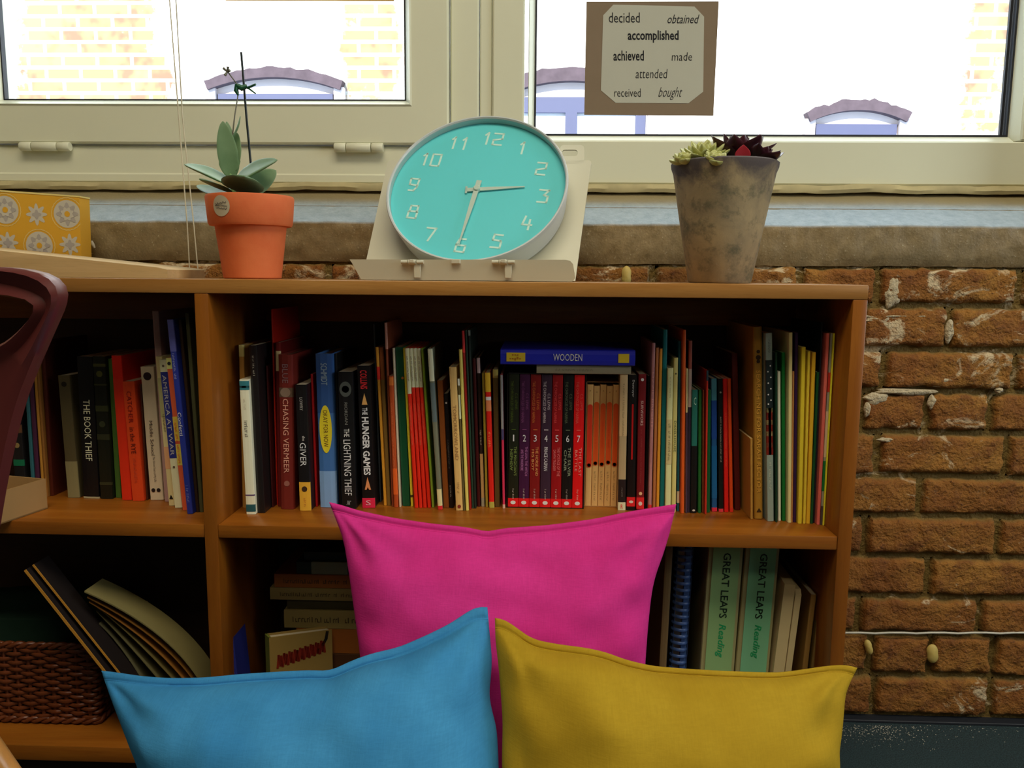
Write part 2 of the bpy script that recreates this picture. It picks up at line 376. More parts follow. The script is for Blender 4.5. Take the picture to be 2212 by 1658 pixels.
# fixed light: broad bottom rail and jambs with a sloped bead towards the pane
ring(rf, rx0-.012, rx1+.085, zf0+.002, ZTOP, [(0, .468), (0, YF+.006), (.001, YF+.004), (.011, YF+.02), (.012, .468)])
rf2 = MB(); x0_, x1_ = rx0, rx1
rf.box(rx0-.011, rx1+.085, YF-.002, .468, zf0+.002, rz0-.012, .003); rf.box(rx1+.012, rx1+.085, YF-.002, .468, rz0-.011, ZTOP, .003)
rf.prism([(rx0, YF, rz0-.013), (rx0, YF+.022, rz0), (rx0, YF+.05, rz0), (rx0, YF+.05, rz0-.013)], (rx1-rx0+.002, 0, 0))
rf.prism([(rx1+.013, YF, rz0-.01), (rx1, YF+.022, rz0-.01), (rx1, YF+.05, rz0-.01), (rx1+.013, YF+.05, rz0-.01)], (0, 0, ZTOP-rz0))
place(rf.build('sash', M_PVC, smooth=30), w2)
gk = MB(); ring(gk, rx0-.001, rx1+.001, rz0-.001, ZTOP-.012, [(0, YF+.02), (.0035, YF+.02), (.0035, YF+.032), (0, YF+.032)])
gk.box(rx1-.009, rx1-.0045, YF+.028, YF+.034, rz0, ZTOP-.012)
place(gk.build('gasket', M_DARK), w2)
place(MB().box(rx0-.004, rx1+.004, YF+.03, YF+.036, rz0-.004, ZTOP-.01).build('pane', M_GLASS), w2)

# ================================================================== OUTSIDE: whitewashed brick building across the yard
YO = 4.0
m_fac, nt, b = nodes('whitewashed_brick'); co = coord(nt)
mp = nt.nodes.new('ShaderNodeMapping'); mp.inputs['Rotation'].default_value = (PI/2, 0, 0); nt.links.new(co, mp.inputs[0])
bt = nt.nodes.new('ShaderNodeTexBrick'); nt.links.new(mp.outputs[0], bt.inputs['Vector'])
bt.inputs['Scale'].default_value = 1; bt.inputs['Brick Width'].default_value = .215; bt.inputs['Row Height'].default_value = .075; bt.inputs['Mortar Size'].default_value = .012
bt.inputs['Color1'].default_value = (.36, .30, .12, 1); bt.inputs['Color2'].default_value = (.33, .21, .09, 1); bt.inputs['Mortar'].default_value = (.44, .43, .35, 1)
rd = nz(nt, co, 3.3, 3, .7)
k1 = nz(nt, co, .9, 3); k2 = nz(nt, co, 9, 4, .7)
def mth(nt, op, a, b_):
    n = nt.nodes.new('ShaderNodeMath'); n.operation = op
    for i_, v in enumerate((a, b_)):
        if isinstance(v, (int, float)): n.inputs[i_].default_value = v
        else: nt.links.new(v, n.inputs[i_])
    return n.outputs[0]
sx_ = nt.nodes.new('ShaderNodeSeparateXYZ'); nt.links.new(co, sx_.inputs[0]); wear = None      # where the whitewash has worn off
for xc_, w_ in ((at(190, 100, YO).x, .62), (at(2180, 150, YO).x, .42), (at(800, 100, YO).x, .26)):
    d_ = mth(nt, 'DIVIDE', mth(nt, 'ABSOLUTE', mth(nt, 'SUBTRACT', sx_.outputs['X'], xc_), 0), w_); wear = d_ if wear is None else mth(nt, 'MINIMUM', wear, d_)
ad = nt.nodes.new('ShaderNodeMath'); ad.operation = 'ADD'; nt.links.new(mth(nt, 'ADD', k1, ramp(nt, wear, .5, 1.3, -.1, .42)), ad.inputs[0]); nt.links.new(ramp(nt, k2, 0, 1, -.25, .25), ad.inputs[1])
c = mixc(nt, ramp(nt, ad.outputs[0], .44, .66, .02, 1), mixc(nt, ramp(nt, rd, .47, .58, 0, .9), bt.outputs['Color'], mixc(nt, bt.outputs['Fac'], (.25, .11, .065), (.44, .43, .35))), (.84, .83, .78)); nt.links.new(c, b.inputs['Base Color']); b.inputs['Roughness'].default_value = .9
m_mauve = plain('shaded_arch_brick', (.085, .062, .072), .9, .2, .45, 14); m_blue = plain('blue_grey_paint', (.075, .08, .14), .6, .3, .1, 4); m_inf = plain('white_infill', (.62, .52, .50), .8, .2, .25, 3)  # dark mauve puts the shade on the arch rims into the brick colour
bld = empty('brick_building', (0, YO, 0)); tag(bld, 'pale brick building with arched windows, seen through the two window panes', 'building')
bld_w = MB().box(-7, 9, YO, YO+.4, -3, 7).build('facade', m_fac); place(bld_w, bld)
def arch(px0, px1, pyt, pys, pyl, th):
    a, c_, t, s_, l_ = at(px0, pys, YO), at(px1, pys, YO), at((px0+px1)/2, pyt, YO), at(px0, pys, YO), at(px0, pyl, YO)
    wdt = (c_.x-a.x)/2; rise = t.z-s_.z; R = (wdt*wdt+rise*rise)/(2*rise); cx = (a.x+c_.x)/2; cz = t.z-R; A = math.asin(min(1, wdt/R))
    o = []; i_ = []
    for k in range(25):
        q = -A+2*A*k/24; jit = .022*noise.noise(Vector((k*1.7, px0, 0)))
        o.append((cx+(R+jit)*math.sin(q), cz+(R+jit)*math.cos(q))); i_.append((cx+(R-th)*math.sin(q), cz+(R-th)*math.cos(q)))
    m = MB(); rows = []
    for y in (YO-.07, YO+.0): rows.append([Vector((x, y, z)) for x, z in o+i_[::-1]])
    m.grid(rows, True)
    for k in range(24): m.add([Vector((p[0], YO-.07, p[1])) for p in (o[k], o[k+1], i_[k+1], i_[k])], [(0, 1, 2, 3)])
    wn = m.build('arched_window', m_mauve); place(wn, bld)
    zb = s_.z-1.3
    m = MB(); m.box(a.x, a.x+.06, YO-.05, YO, zb, i_[0][1]+.02); m.box(c_.x-.06, c_.x, YO-.05, YO, zb, i_[-1][1]+.02)
    o_ = m.build('jamb', m_inf); o_.parent = wn
    m = MB(); poly = [Vector((x, YO-.02, z)) for x, z in i_[::-1]]+[Vector((i_[0][0], YO-.02, l_.z)), Vector((i_[-1][0], YO-.02, l_.z))]
    m.prism(poly, (0, .02, 0)); o_ = m.build('infill', m_inf); o_.parent = wn
    m = MB(); m.box(a.x+.07, c_.x-.07, YO-.035, YO, l_.z-.09, l_.z); m.box(cx-.035, cx+.035, YO-.035, YO, zb, l_.z-.09); m.box(a.x+.07, a.x+.13, YO-.035, YO, zb, l_.z-.09); m.box(c_.x-.13, c_.x-.07, YO-.035, YO, zb, l_.z-.09)
    o_ = m.build('casement', m_blue); o_.parent = wn
    m = MB(); m.box(a.x+.06, c_.x-.06, YO-.015, YO-.002, zb, l_.z-.05)
    o_ = m.build('pane', plain('pale_blind', (.6, .6, .62), .5)); o_.parent = wn
arch(450, 746, 152, 180, 205, .055); arch(1050, 1420, 152, 200, 212, .075); arch(1735, 1960, 220, 247, 270, .06)

# ================================================================== PAPERS ON THE PANES, BLIND CORDS, WALL ODDMENTS
m_kraft = plain('kraft_paper', (.24, .175, .115), .9, .2, .08, 20); m_card = plain('cream_card', (.50, .49, .40), .8, .2, .04, 20); m_ink = plain('black_ink', (.012, .012, .015), .6, .2, 0)
YP = YF+.0285
P = [at(x, y, YP) for x, y in ((1262, 248), (1541, 250), (1553, -2), (1267, -2))]
zt = 1.275
P[2] += (P[2]-P[1])*((zt-P[2].z)/(P[2].z-P[1].z)); P[3] += (P[3]-P[0])*((zt-P[3].z)/(P[3].z-P[0].z))
pc = empty('word_card', P[0]); tag(pc, 'brown paper card with a cream panel of past tense verbs on the right pane', 'paper card')
place(MB().prism(P, (0, .0006, 0)).build('backing_paper', m_kraft), pc)
Q = [at(x, y, YP-.0006) for x, y in ((1298, 195), (1330, 222), (1487, 223), (1519, 198), (1521, 36), (1500, 14), (1325, 10), (1303, 33))]
place(MB().prism(Q, (0, .0005, 0)).build('cream_panel', m_card), pc)
mb = MB()
for s, x0, x1, yc, hh, sh, of in (('decided', 1315, 1382, 38, 22, 0, 0), ('obtained', 1442, 1511, 41, 19, .35, 0), ('accomplished', 1356, 1466, 79, 27, 0, .022), ('achieved', 1325, 1391, 120, 22, 0, .014), ('made', 1451, 1495, 122, 18, .1, -.006), ('attended', 1373, 1442, 159, 20, .15, -.006), ('received', 1327, 1384, 200, 18, 0, -.006), ('bought', 1422, 1474, 202, 28, .5, -.008)):
    y = YP-.001; a, b_ = at(x0, yc, y), at(x1, yc, y); t, u = at((x0+x1)/2, yc-hh/2, y), at((x0+x1)/2, yc+hh/2, y)
    letter(mb, s, (a+b_)/2, b_-a, t-u, sh, of)
place(mb.build('lettering', m_ink), pc)
P = [at(x, y, YP-.006) for x, y in ((487, 1), (851, 2), (852, -170), (486, -171))]
tag(MB().prism(P, (0, .0006, 0)).build('paper_sheet', plain('orange_paper', (.62, .33, .06), .8, .2, .05, 10)), 'orange paper sheet with only its lower edge showing, stuck to the left pane', 'paper sheet')

cordm = plain('blind_cord_fabric', (.62, .56, .40), .8, .2, .1, 200)
cr = MB()
for p in (((366, -3), (386, 250), (404, 480), (411, 610)), ((380, -3), (394, 250), (418, 480), (430, 610))):
    pts = [at(x, y, .283) for x, y in p]; d = (pts[0]-pts[1]).normalized(); pts.insert(0, pts[0]+d*.6); pts.append(pts[-1]+(pts[-1]-pts[-2]).normalized()*.25)
    dense = []
    for a, b_ in zip(pts[:-1], pts[1:]): dense += [a.lerp(b_, i/8) for i in range(8)]
    cr.tube([Vector((p_.x, .283, p_.z)) for p_ in dense], .0011, 6)
tag(cr.build('blind_cord', cordm, smooth=60), 'pair of thin pale blind cords hanging past the left window behind the orange clay pot', 'cord')

tag(MB().tube([at(1800+i*30, 1366+(1.5 if i % 3 == 0 else 0), YW-.004) for i in range(60)], .0019, 8).build('wall_cable', plain('white_cable', (.62, .58, .48), .5), smooth=60), 'thin white cable running level along the brick wall beside the bookcase', 'cable')
m_putty = plain('yellow_putty', (.60, .44, .12), .55, .4, .12, 90, bmp=.3)
def blob(px, py, wpx, hpx, tilt, label):
    p = at(px, py, YW-.004); s_ = (at(px+1, py, YW)-at(px, py, YW)).length; rows = []
    for i in range(9):
        t = PI*i/8; r = []
        for k in range(20):
            a = 2*PI*k/20; x = math.cos(a)*math.sin(t)*wpx/2*s_; z = math.sin(a)*math.sin(t)*hpx/2*s_
            q = 1-.18*math.exp(-(z/(hpx*s_*.14))**2); x *= q
            r.append(p+Vector((x*math.cos(tilt)-z*math.sin(tilt), -.006*math.cos(t), x*math.sin(tilt)+z*math.cos(tilt))))
        rows.append(r)
    m = MB(); m.grid(rows, True)
    tag(m.build('putty_lump', m_putty, smooth=70), label, 'putty', 'putty lumps on the wall')
blob(2014, 1411, 28, 44, .15, 'larger yellow putty lump stuck on the bricks below the white cable, farther from the bookcase')
blob(1876, 1397, 18, 36, .3, 'smaller yellow putty lump on the bricks below the cable, next to the bookcase')
blob(1353, 596, 24, 44, 0, 'yellow putty lump on the wall behind the bookcase top, between clock and grey pot')
tag(MB().tube([at(198, 521, YW-.006), at(200, 527, YW-.008), at(204, 535, YW-.006)], [.0022, .003, .002], 8).build('putty_lump', plain('white_putty', (.6, .55, .42), .7), smooth=60), 'small white putty scrap on the stone sill beside the yellow patterned box', 'putty', 'putty lumps on the wall')
# crumbs of mortar swept against the wall foot
cm = MB()
for i in range(420):
    px, py = rnd.gauss(1890, 62), 1566+abs(rnd.gauss(0, 20)); 
    if rnd.random() < .2: px = rnd.uniform(1815, 2212)
    p = atz(px, py, 0); 
    if p.y > YW-.014: continue
    r = rnd.uniform(.0004, .0013)
    cm.add([p+Vector((r, 0, r*.4)), p+Vector((-r*.6, r*.8, r*.4)), p+Vector((-r*.6, -r*.8, r*.4)), p+Vector((0, 0, r*1.3)), p+Vector((0, 0, 0))], [(0, 1, 3), (1, 2, 3), (2, 0, 3), (1, 0, 4), (2, 1, 4), (0, 2, 4)])
tag(cm.build('mortar_crumbs', plain('mortar_dust', (.5, .47, .38), .9)), 'pale mortar crumbs scattered on the dark carpet at the foot of the brick wall', 'crumbs', kind='stuff')

# ================================================================== BOOKCASE
T = .019; BD = .262; WB_ = .90; XL = -1.0; ZS = H-.3427; ZB = .0944
bc = empty('bookcase', (.45, .13, 0)); tag(bc, 'low open wooden bookcase under the window, two bays wide with middle shelves', 'bookcase')
def bpart(name, m, x0, x1, y0, y1, z0, z1, bev=.0012):
    return place(MB().box(x0, x1, y0, y1, z0, z1, bev, 2).build(name, m, smooth=40), bc)
bpart('top', M_TOP, XL, WB_, 0, BD, H-T, H)
bpart('side_panel', M_WZ, WB_-T, WB_, 0, BD, 0, H-T-.0003)
bpart('side_panel', M_WZ, XL, XL+T, 0, BD, 0, H-T-.0003)
bpart('divider', M_WZ, 0, T, 0, BD, 0, H-T-.0003)
bpart('shelf', M_WX, T+.0003, WB_-T-.0003, .001, BD-.008, ZS-T, ZS)
bpart('shelf', M_WX, XL+T+.0003, -.0003, .001, BD-.008, ZS-T, ZS)
bpart('bottom_shelf', M_WX, T+.0003, WB_-T-.0003, .001, BD-.008, ZB-.024, ZB)
bpart('bottom_shelf', M_WX, XL+T+.0003, -.0003, .001, BD-.008, ZB-.024, ZB)
bpart('back_panel', M_WD, XL+T+.0003, -.0003, BD-.006, BD, .06, H-T-.0003, 0)  # shade inside the bays is put into the dark panel colour
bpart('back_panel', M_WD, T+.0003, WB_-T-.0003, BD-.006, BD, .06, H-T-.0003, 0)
bpart('rail', M_WX, T+.0003, WB_-T-.0003, BD-.03, BD-.0065, H-T-.05, H-T-.0006)
bpart('rail', M_WX, XL+T+.0003, -.0003, BD-.03, BD-.0065, H-T-.05, H-T-.0006)
bpart('rail', M_WX, T+.0003, WB_-T-.0003, BD-.03, BD-.0085, ZS-T-.05, ZS-T-.0006)
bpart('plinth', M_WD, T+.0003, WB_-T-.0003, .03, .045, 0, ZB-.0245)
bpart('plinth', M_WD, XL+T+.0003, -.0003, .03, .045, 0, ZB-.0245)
bpart('edge_strip', M_WZ, WB_+.0002, WB_+.006, .06, .20, 0, ZS+.035)

# ================================================================== ON TOP OF THE BOOKCASE
# -- orange clay pot with a thick-leaved plant
def lathe_pot(name, prof, m, parent, n=64, jit=0):
    mb = MB(); mb.lathe(prof, n)
    if jit: mb.v = [v+Vector((v.x, v.y, 0)).normalized()*jit*noise.noise(v*22) if (v.x or v.y) else v for v in mb.v]
    return mb.build(name, m, parent, smooth=35)
m_terra, nt, b = nodes('terracotta'); co = coord(nt); a1 = nz(nt, co, 14, 5, .6); a2 = nz(nt, co, 160, 3)
c = mixc(nt, ramp(nt, a1, .3, .75), (.66, .120, .026), (.78, .20, .06)); nt.links.new(c, b.inputs['Base Color']); b.inputs['Roughness'].default_value = .75; bump(nt, b, a2, .12, .002)
YQ = .13
c0 = at(546, 600, YQ); px = (at(547, 600, YQ)-at(546, 600, YQ)).length
rr, rb = 91*px, 59.5*px; zr = at(546, 424, YQ).z-H; zk = at(546, 489, YQ).z-H
plant = empty('potted_succulent', (c0.x, YQ, H)); tag(plant, 'small orange clay pot with a thick-leaved grey-green plant tied to a black stake', 'potted plant')
rk = rb+(rr-.007-rb)*zk/zr*1.08
lathe_pot('pot', [(0, .0005), (rb-.002, .0005), (rb, .002), (rk-.001, zk), (rr-.0055, zk+.0002), (rr-.0035, zk+.004), (rr-.0005, zr-.003), (rr-.002, zr), (rr-.006, zr), (rr-.0075, zr-.004), (rr-.011, zr-.014), (0, zr-.014)], m_terra, plant)
lathe_pot('soil', [(0, zr-.006), (rr-.0095, zr-.009)], plain('potting_soil', (.05, .035, .02), .95, .1, .5, 90, bmp=1), plant)
# round paper sticker following the rim
sp = at(485, 446, YQ-rr*.7); st = MB(); ctr = Vector((sp.x-c0.x, 0, sp.z-H)); rs = 22*px*.95; rows = []
for i in range(9):
    r = []
    for k in range(32):
        a = 2*PI*k/32; z = ctr.z+rs*i/8*math.sin(a); arc = rs*i/8*math.cos(a)
        zz = (z-zk-.004)/(zr-zk-.007); R = rr-.0035+.003*max(0, min(1, zz))+.0006
        th = math.asin(max(-1, min(1, ctr.x/R)))+arc/R; r.append(Vector((R*math.sin(th), -R*math.cos(th), z)))
    rows.append(r)
st.grid(rows, True); stk = st.build('sticker', plain('cream_sticker', (.60, .52, .36), .6, .3, .05), plant, smooth=60)
sq = MB()
for row, pts in enumerate((((-.7, .25), (-.5, .1), (-.35, .3), (-.2, .15), (0, .3), (.15, .2), (.3, .38), (.5, .25), (.62, .36)), ((-.7, .05), (-.3, .02), (0, .06), (.3, 0), (.7, -.05)), ((-.55, -.2), (-.2, -.15), (-.1, -.28), (.1, -.2), (.25, -.32), (.4, -.2), (.55, -.35), (.7, -.22)))):
    def Ms(x, z):
        R = rr-.001+.0008; zz = ctr.z+z*rs; f = max(0, min(1, (zz-zk-.004)/(zr-zk-.007))); R = rr-.0035+.003*f+.0012
        th = math.asin(ctr.x/R)+x*rs/R; return Vector((R*math.sin(th), -R*math.cos(th), zz))
    stroke(sq, pts, .055, Ms)
sq.build('scribble', plain('grey_ink', (.12, .11, .1), .6), stk)
m_leaf, nt, b = nodes('fleshy_leaf'); co = coord(nt); a1 = nz(nt, co, 40, 4)
c = mixc(nt, a1, (.11, .20, .085), (.21, .32, .16)); nt.links.new(c, b.inputs['Base Color']); b.inputs['Roughness'].default_value = .45; b.inputs['Subsurface Weight'].default_value = .0
def leaf(base, tip, wd, face, th=.006, curl=0.0, shape=(.80, .62), cup=.18, nu=20, nv=9, pt=1.0):
    """solid fleshy leaf from base to tip, its upper side towards `face`"""
    base, tip, face = Vector(base), Vector(tip), Vector(face); ax = tip-base; L = ax.length; ax.normalize()
    face = (face-ax*face.dot(ax)).normalized(); sd = ax.cross(face); rows = []
    for i in range(nu+1):
        t = i/nu; wv = (math.sin(PI*min(1, t**shape[0]))**shape[1])*wd/2+(.0018*(1-t) if t < .3 else 0)
        if pt != 1 and t > .6: wv *= 1-(pt)*((t-.6)/.4)**2*.5
        hh = th*(.35+.65*math.sin(PI*min(1, t*.9+.08)))*(1 if t < .97 else .4); cen = base+ax*(L*t)+face*(curl*L*(math.sin(PI*t)))
        r = []
        for k in range(2*nv):
            a = 2*PI*k/(2*nv); x = math.cos(a); y = math.sin(a)
            r.append(cen+sd*(wv*x)+face*(hh/2*y*(1 if y < 0 else .55)+cup*wv*x*x))
        rows.append(r)
    m = MB(); m.grid(rows, True); n = 2*nv
    m.f.append(tuple(range(n))[::-1]); m.f.append(tuple(nu*n+k for k in range(n))); return m
def lp(px_, py_, y): p = at(px_, py_, y); return Vector((p.x-c0.x, p.y-YQ, p.z-H))
stem = MB(); stem.tube([lp(506, 425, YQ), lp(502, 395, YQ), lp(497, 372, YQ), lp(499, 340, YQ)], [.004, .0035, .003, .002], 10); stem.build('stem', plain('green_stem', (.22, .36, .12), .5), plant, smooth=60)
for args in ((lp(500, 384, YQ), lp(481, 261, YQ-.012), .029, (.35, -1, .1), .006, .03), (lp(503, 372, YQ), lp(512, 286, YQ+.012), .024, (-.2, -1, .2), .006, .0),
             (lp(500, 300, YQ), lp(519, 250, YQ), .009, (-1, -.5, .2), .004, -.05), (lp(501, 300, YQ), lp(489, 262, YQ+.014), .008, (.5, -1, .2), .004, 0),
             (lp(496, 397, YQ), lp(398, 355, YQ-.02), .034, (.1, -.45, 1), .008, .04), (lp(508, 395, YQ), lp(599, 345, YQ-.012), .036, (-.35, -.75, .8), .009, .05),
             (lp(500, 415, YQ), lp(430, 386, YQ-.035), .030, (0, -.3, 1), .008, .02), (lp(520, 416, YQ-.005), lp(597, 368, YQ+.02), .034, (.5, -.8, .3), .008, -.05),
             (lp(500, 418, YQ+.004), lp(425, 400, YQ+.03), .03, (0, -.5, 1), .007, -.05)):
    leaf(*args).build('leaf', m_leaf, plant, smooth=60)
# broad front leaf seen end on, running towards the room
leaf(lp(522, 412, YQ-.002), lp(527, 380, YQ-.058), .060, (0, .5, 1), .012, .0, (.7, .5), .05).build('leaf', m_leaf, plant, smooth=60)
sk = MB(); sk.tube([lp(548, 420, YQ+.02), lp(533, 260, YQ+.02), lp(521, 113, YQ+.02)], .0017, 10); sk.build('stake', plain('black_stake', (.008, .012, .012), .4), plant, smooth=60)
fs = MB(); fs.tube([lp(501, 300, YQ), lp(507, 250, YQ+.004), lp(515, 200, YQ+.012), lp(512, 182, YQ+.012), lp(498, 163, YQ+.008), lp(490, 152, YQ+.006)], [.0012, .001, .0009, .0009, .0009, .0009], 8)
for d in ((484, 148), (492, 146), (495, 152), (487, 160)): fs.tube([lp(491, 155, YQ+.006), lp(490+(d[0]-490)*1.35, 152+(d[1]-152)*1.35, YQ+.004)], [.0015, .0021], 6)
fs.build('flower_stalk', plain('dry_stalk', (.16, .15, .11), .7), plant, smooth=60)
cl = MB(); cl.tube([lp(511, 184, YQ+.008), lp(522, 190, YQ+.012), lp(534, 186, YQ+.014)], [.0035, .0045, .003], 8)
cl.tube([lp(511, 182, YQ+.008), lp(509, 196, YQ+.008), lp(515, 206, YQ+.01)], [.0026, .0028, .0015], 8)
cl.tube([lp(534, 190, YQ+.012), lp(552, 182, YQ+.006)], [.0018, .0016], 6); cl.tube([lp(536, 190, YQ+.012), lp(552, 202, YQ+.006)], [.0016, .001], 6)
cl.build('plant_clip', plain('green_plastic', (.01, .09, .035), .4), plant, smooth=50)

# -- grey weathered clay pot with two rosettes
m_clay, nt, b = nodes('weathered_clay'); co = coord(nt); a1 = nz(nt, co, 18, 5, .65, .5); a2 = nz(nt, co, 34, 6, .7); a3 = nz(nt, co, 240, 3)
c = mixc(nt, ramp(nt, a1, .35, .7), (.42, .32, .17), (.25, .20, .12)); c = mixc(nt, ramp(nt, a2, .50, .66, 0, .85), c, (.115, .11, .065)); c = mixc(nt, ramp(nt, a3, .66, .75, 0, .7), c, (.40, .33, .24))
sep = nt.nodes.new('ShaderNodeSeparateXYZ'); tc = nt.nodes.new('ShaderNodeTexCoord'); nt.links.new(tc.outputs['Object'], sep.inputs[0])
ad = nt.nodes.new('ShaderNodeMath'); ad.operation = 'ADD'; nt.links.new(sep.outputs['Z'], ad.inputs[0]); nt.links.new(ramp(nt, a1, .3, .7, -.02, .02), ad.inputs[1])
c = mixc(nt, ramp(nt, ad.outputs[0], .135, .165, 0, .92), c, (.075, .06, .066))   # damp-stained rim band
nt.links.new(c, b.inputs['Base Color']); b.inputs['Roughness'].default_value = .85; bump(nt, b, a2, .25, .003)
c1 = at(1545, 611, YQ); px = (at(1546, 600, YQ)-at(1545, 600, YQ)).length
rt_, rb = 112*px, 67*px; zr = at(1560, 352, YQ).z-H
gp = empty('potted_succulent', (c1.x+.006, YQ, H)); tag(gp, 'tall grey weathered clay pot with a pale green and a dark burgundy rosette', 'potted plant')
lathe_pot('pot', [(0, .0005), (rb-.002, .0005), (rb, .003), (rb+(rt_-rb)*.5, zr*.5), (rt_-.003, zr-.016), (rt_, zr-.008), (rt_+.0005, zr-.002), (rt_-.002, zr), (rt_-.005, zr-.001), (rt_-.008, zr-.012), (0, zr-.012)], m_clay, gp, 80, .0012)
lathe_pot('soil', [(0, zr-.004), (rt_-.007, zr-.008)], plain('gritty_soil', (.09, .10, .08), .95, .1, .5, 120, bmp=1), gp)
def rosette(name, m, ctr, R, n, lw, tilt0, tilt1, th, shape, seed, par, pt=1.0, lean=Vector((0, 0, 1))):
    mb = MB(); q = random.Random(seed); lean = lean.normalized()
    B = Vector((0, 0, 1)).rotation_difference(lean).to_matrix()
    for i in range(n):
        f = (i+.5)/n; a = i*2.39996; el = tilt0+(tilt1-tilt0)*(1-f); L = R*(.55+.45*f)*q.uniform(.9, 1.08)
        d = B @ Vector((math.cos(a)*math.cos(el), math.sin(a)*math.cos(el), math.sin(el)))
        base = Vector(ctr)+d*.004; fc = B @ Vector((-math.cos(a)*math.sin(el), -math.sin(a)*math.sin(el), math.cos(el)))
        l = leaf(base, base+d*L, lw*(.6+.4*f), fc, th, -.06, shape, .25, 12, 6, pt); mb.add(l.v, l.f)
    return mb.build(name, m, par, smooth=50)
m_gr, nt, b = nodes('pale_green_rosette'); co = coord(nt); a1 = nz(nt, co, 45, 4); c = mixc(nt, a1, (.36, .38, .08), (.60, .58, .24)); nt.links.new(c, b.inputs['Base Color']); b.inputs['Roughness'].default_value = .5
m_bu, nt, b = nodes('burgundy_rosette'); co = coord(nt); a1 = nz(nt, co, 30, 4); c = mixc(nt, ramp(nt, a1, .35, .75), (.035, .012, .018), (.10, .02, .03)); nt.links.new(c, b.inputs['Base Color']); b.inputs['Roughness'].default_value = .3
def gl(px_, py_, y): p = at(px_, py_, y); return Vector((p.x-c1.x-.006, p.y-YQ, p.z-H))
for (x, y, yy, R, n, ln) in ((1522, 348, YQ-.02, .040, 24, (-.05, -.35, 1)), (1481, 353, YQ-.03, .021, 18, (-.15, -.3, 1)), (1508, 350, YQ+.03, .034, 18, (-.1, 0, 1)), (1545, 352, YQ-.055, .02, 16, (.1, -.4, 1))):
    rosette('green_rosette', m_gr, gl(x, y, yy), R, n, .022, .30, 1.35, .008, (.75, .75), x, gp, 1, Vector(ln))
rosette('burgundy_rosette', m_bu, gl(1592, 352, YQ+.005), .060, 14, .038, .50, 1.25, .006, (.95, 1.0), 5, gp, 1, Vector((.05, -.1, 1)))
rosette('burgundy_rosette', m_bu, gl(1634, 352, YQ-.015), .046, 12, .028, .45, 1.1, .005, (.95, 1.0), 8, gp, 1, Vector((.35, -.2, 1)))
rl = leaf(gl(1602, 352, YQ-.040), gl(1606, 312, YQ-.047), .022, (0, -1, .2), .004, 0, (.9, .9)); rl.build('red_leaf', plain('red_leaf', (.38, .02, .03), .4), gp, smooth=50)
rl = leaf(gl(1655, 354, YQ-.05), gl(1664, 342, YQ-.055), .010, (0, -1, .3), .003, 0, (.8, .8)); rl.build('red_leaf', plain('red_leaf', (.38, .02, .03), .4), gp, smooth=50)

# -- white book stand leaning back
NV = Vector((-.1107, -.8212, .5598)).normalized(); VV = (Vector((0, 0, 1))-NV*NV.z).normalized(); UV_ = VV.cross(NV)*1.0
if UV_.x < 0: UV_ = -UV_
CC = at(1028, 399, .142)
P0 = CC-NV*.0485
def sp_(px_, py_): return onpl(px_, py_, P0, NV)
m_std = plain('cream_enamel', (.62, .59, .44), .4, .5, .03, 8)
base_ = P0-VV*((P0.z-H-.002)/VV.z)
yb = base_.y
stand = empty('book_stand', (base_.x, yb, H)); tag(stand, 'cream metal book stand with a front ledge, holding the tilted turquoise clock', 'book stand')
bl, br = sp_(785, 590), sp_(1243, 600); bl -= VV*((bl.z-H-.0015)/VV.z); br -= VV*((br.z-H-.0015)/VV.z)
tl, tr = sp_(838, 346), sp_(1278, 346)
def rc(a, b_, c_, r=.006):        # rounded corner at b
    return [b_+(a-b_).normalized()*r*(1-t)**2+(c_-b_).normalized()*r*t**2 for t in (0, .25, .5, .75, 1)]
poly = [bl, br]+rc(br, tr, tl)+rc(tr, tl, bl)
place(MB().prism(poly, -NV*.0025).build('back_plate', m_std, smooth=30), stand)
# carrying tab with a slot
ta = [sp_(x, y) for x, y in ((1212, 350), (1262, 350), (1262, 318), (1214, 316))]
def ringplate(outer, inner, d):
    m = MB(); n = len(outer); d = Vector(d); vs = outer+inner+[p+d for p in outer]+[p+d for p in inner]; fs = []
    for i in range(n):
        j = (i+1) % n; fs += [(i, j, n+j, n+i), (2*n+i, 3*n+i, 3*n+j, 2*n+j), (i, 2*n+i, 2*n+j, j), (n+i, n+j, 3*n+j, 3*n+i)]
    return m.add(vs, fs)
def rrect(cx, cy, hw, hh, r, n=5):
    o = []
    for qx, qy, a0 in ((1, 1, 0), (-1, 1, 90), (-1, -1, 180), (1, -1, 270)):
        for k in range(n): a = math.radians(a0+90*k/(n-1)); o.append((cx+qx*(hw-r)+r*math.cos(a), cy+qy*(hh-r)+r*math.sin(a)))
    return o
ou = [sp_(x, 2*333-y) for x, y in rrect(1236, 333, 26, 20, 8)]; inn = [sp_(x, 2*330-y) for x, y in rrect(1231, 330, 17, 7, 6.5)]
place(ringplate(ou, inn, -NV*.0025).build('carry_tab', m_std, smooth=30), stand)
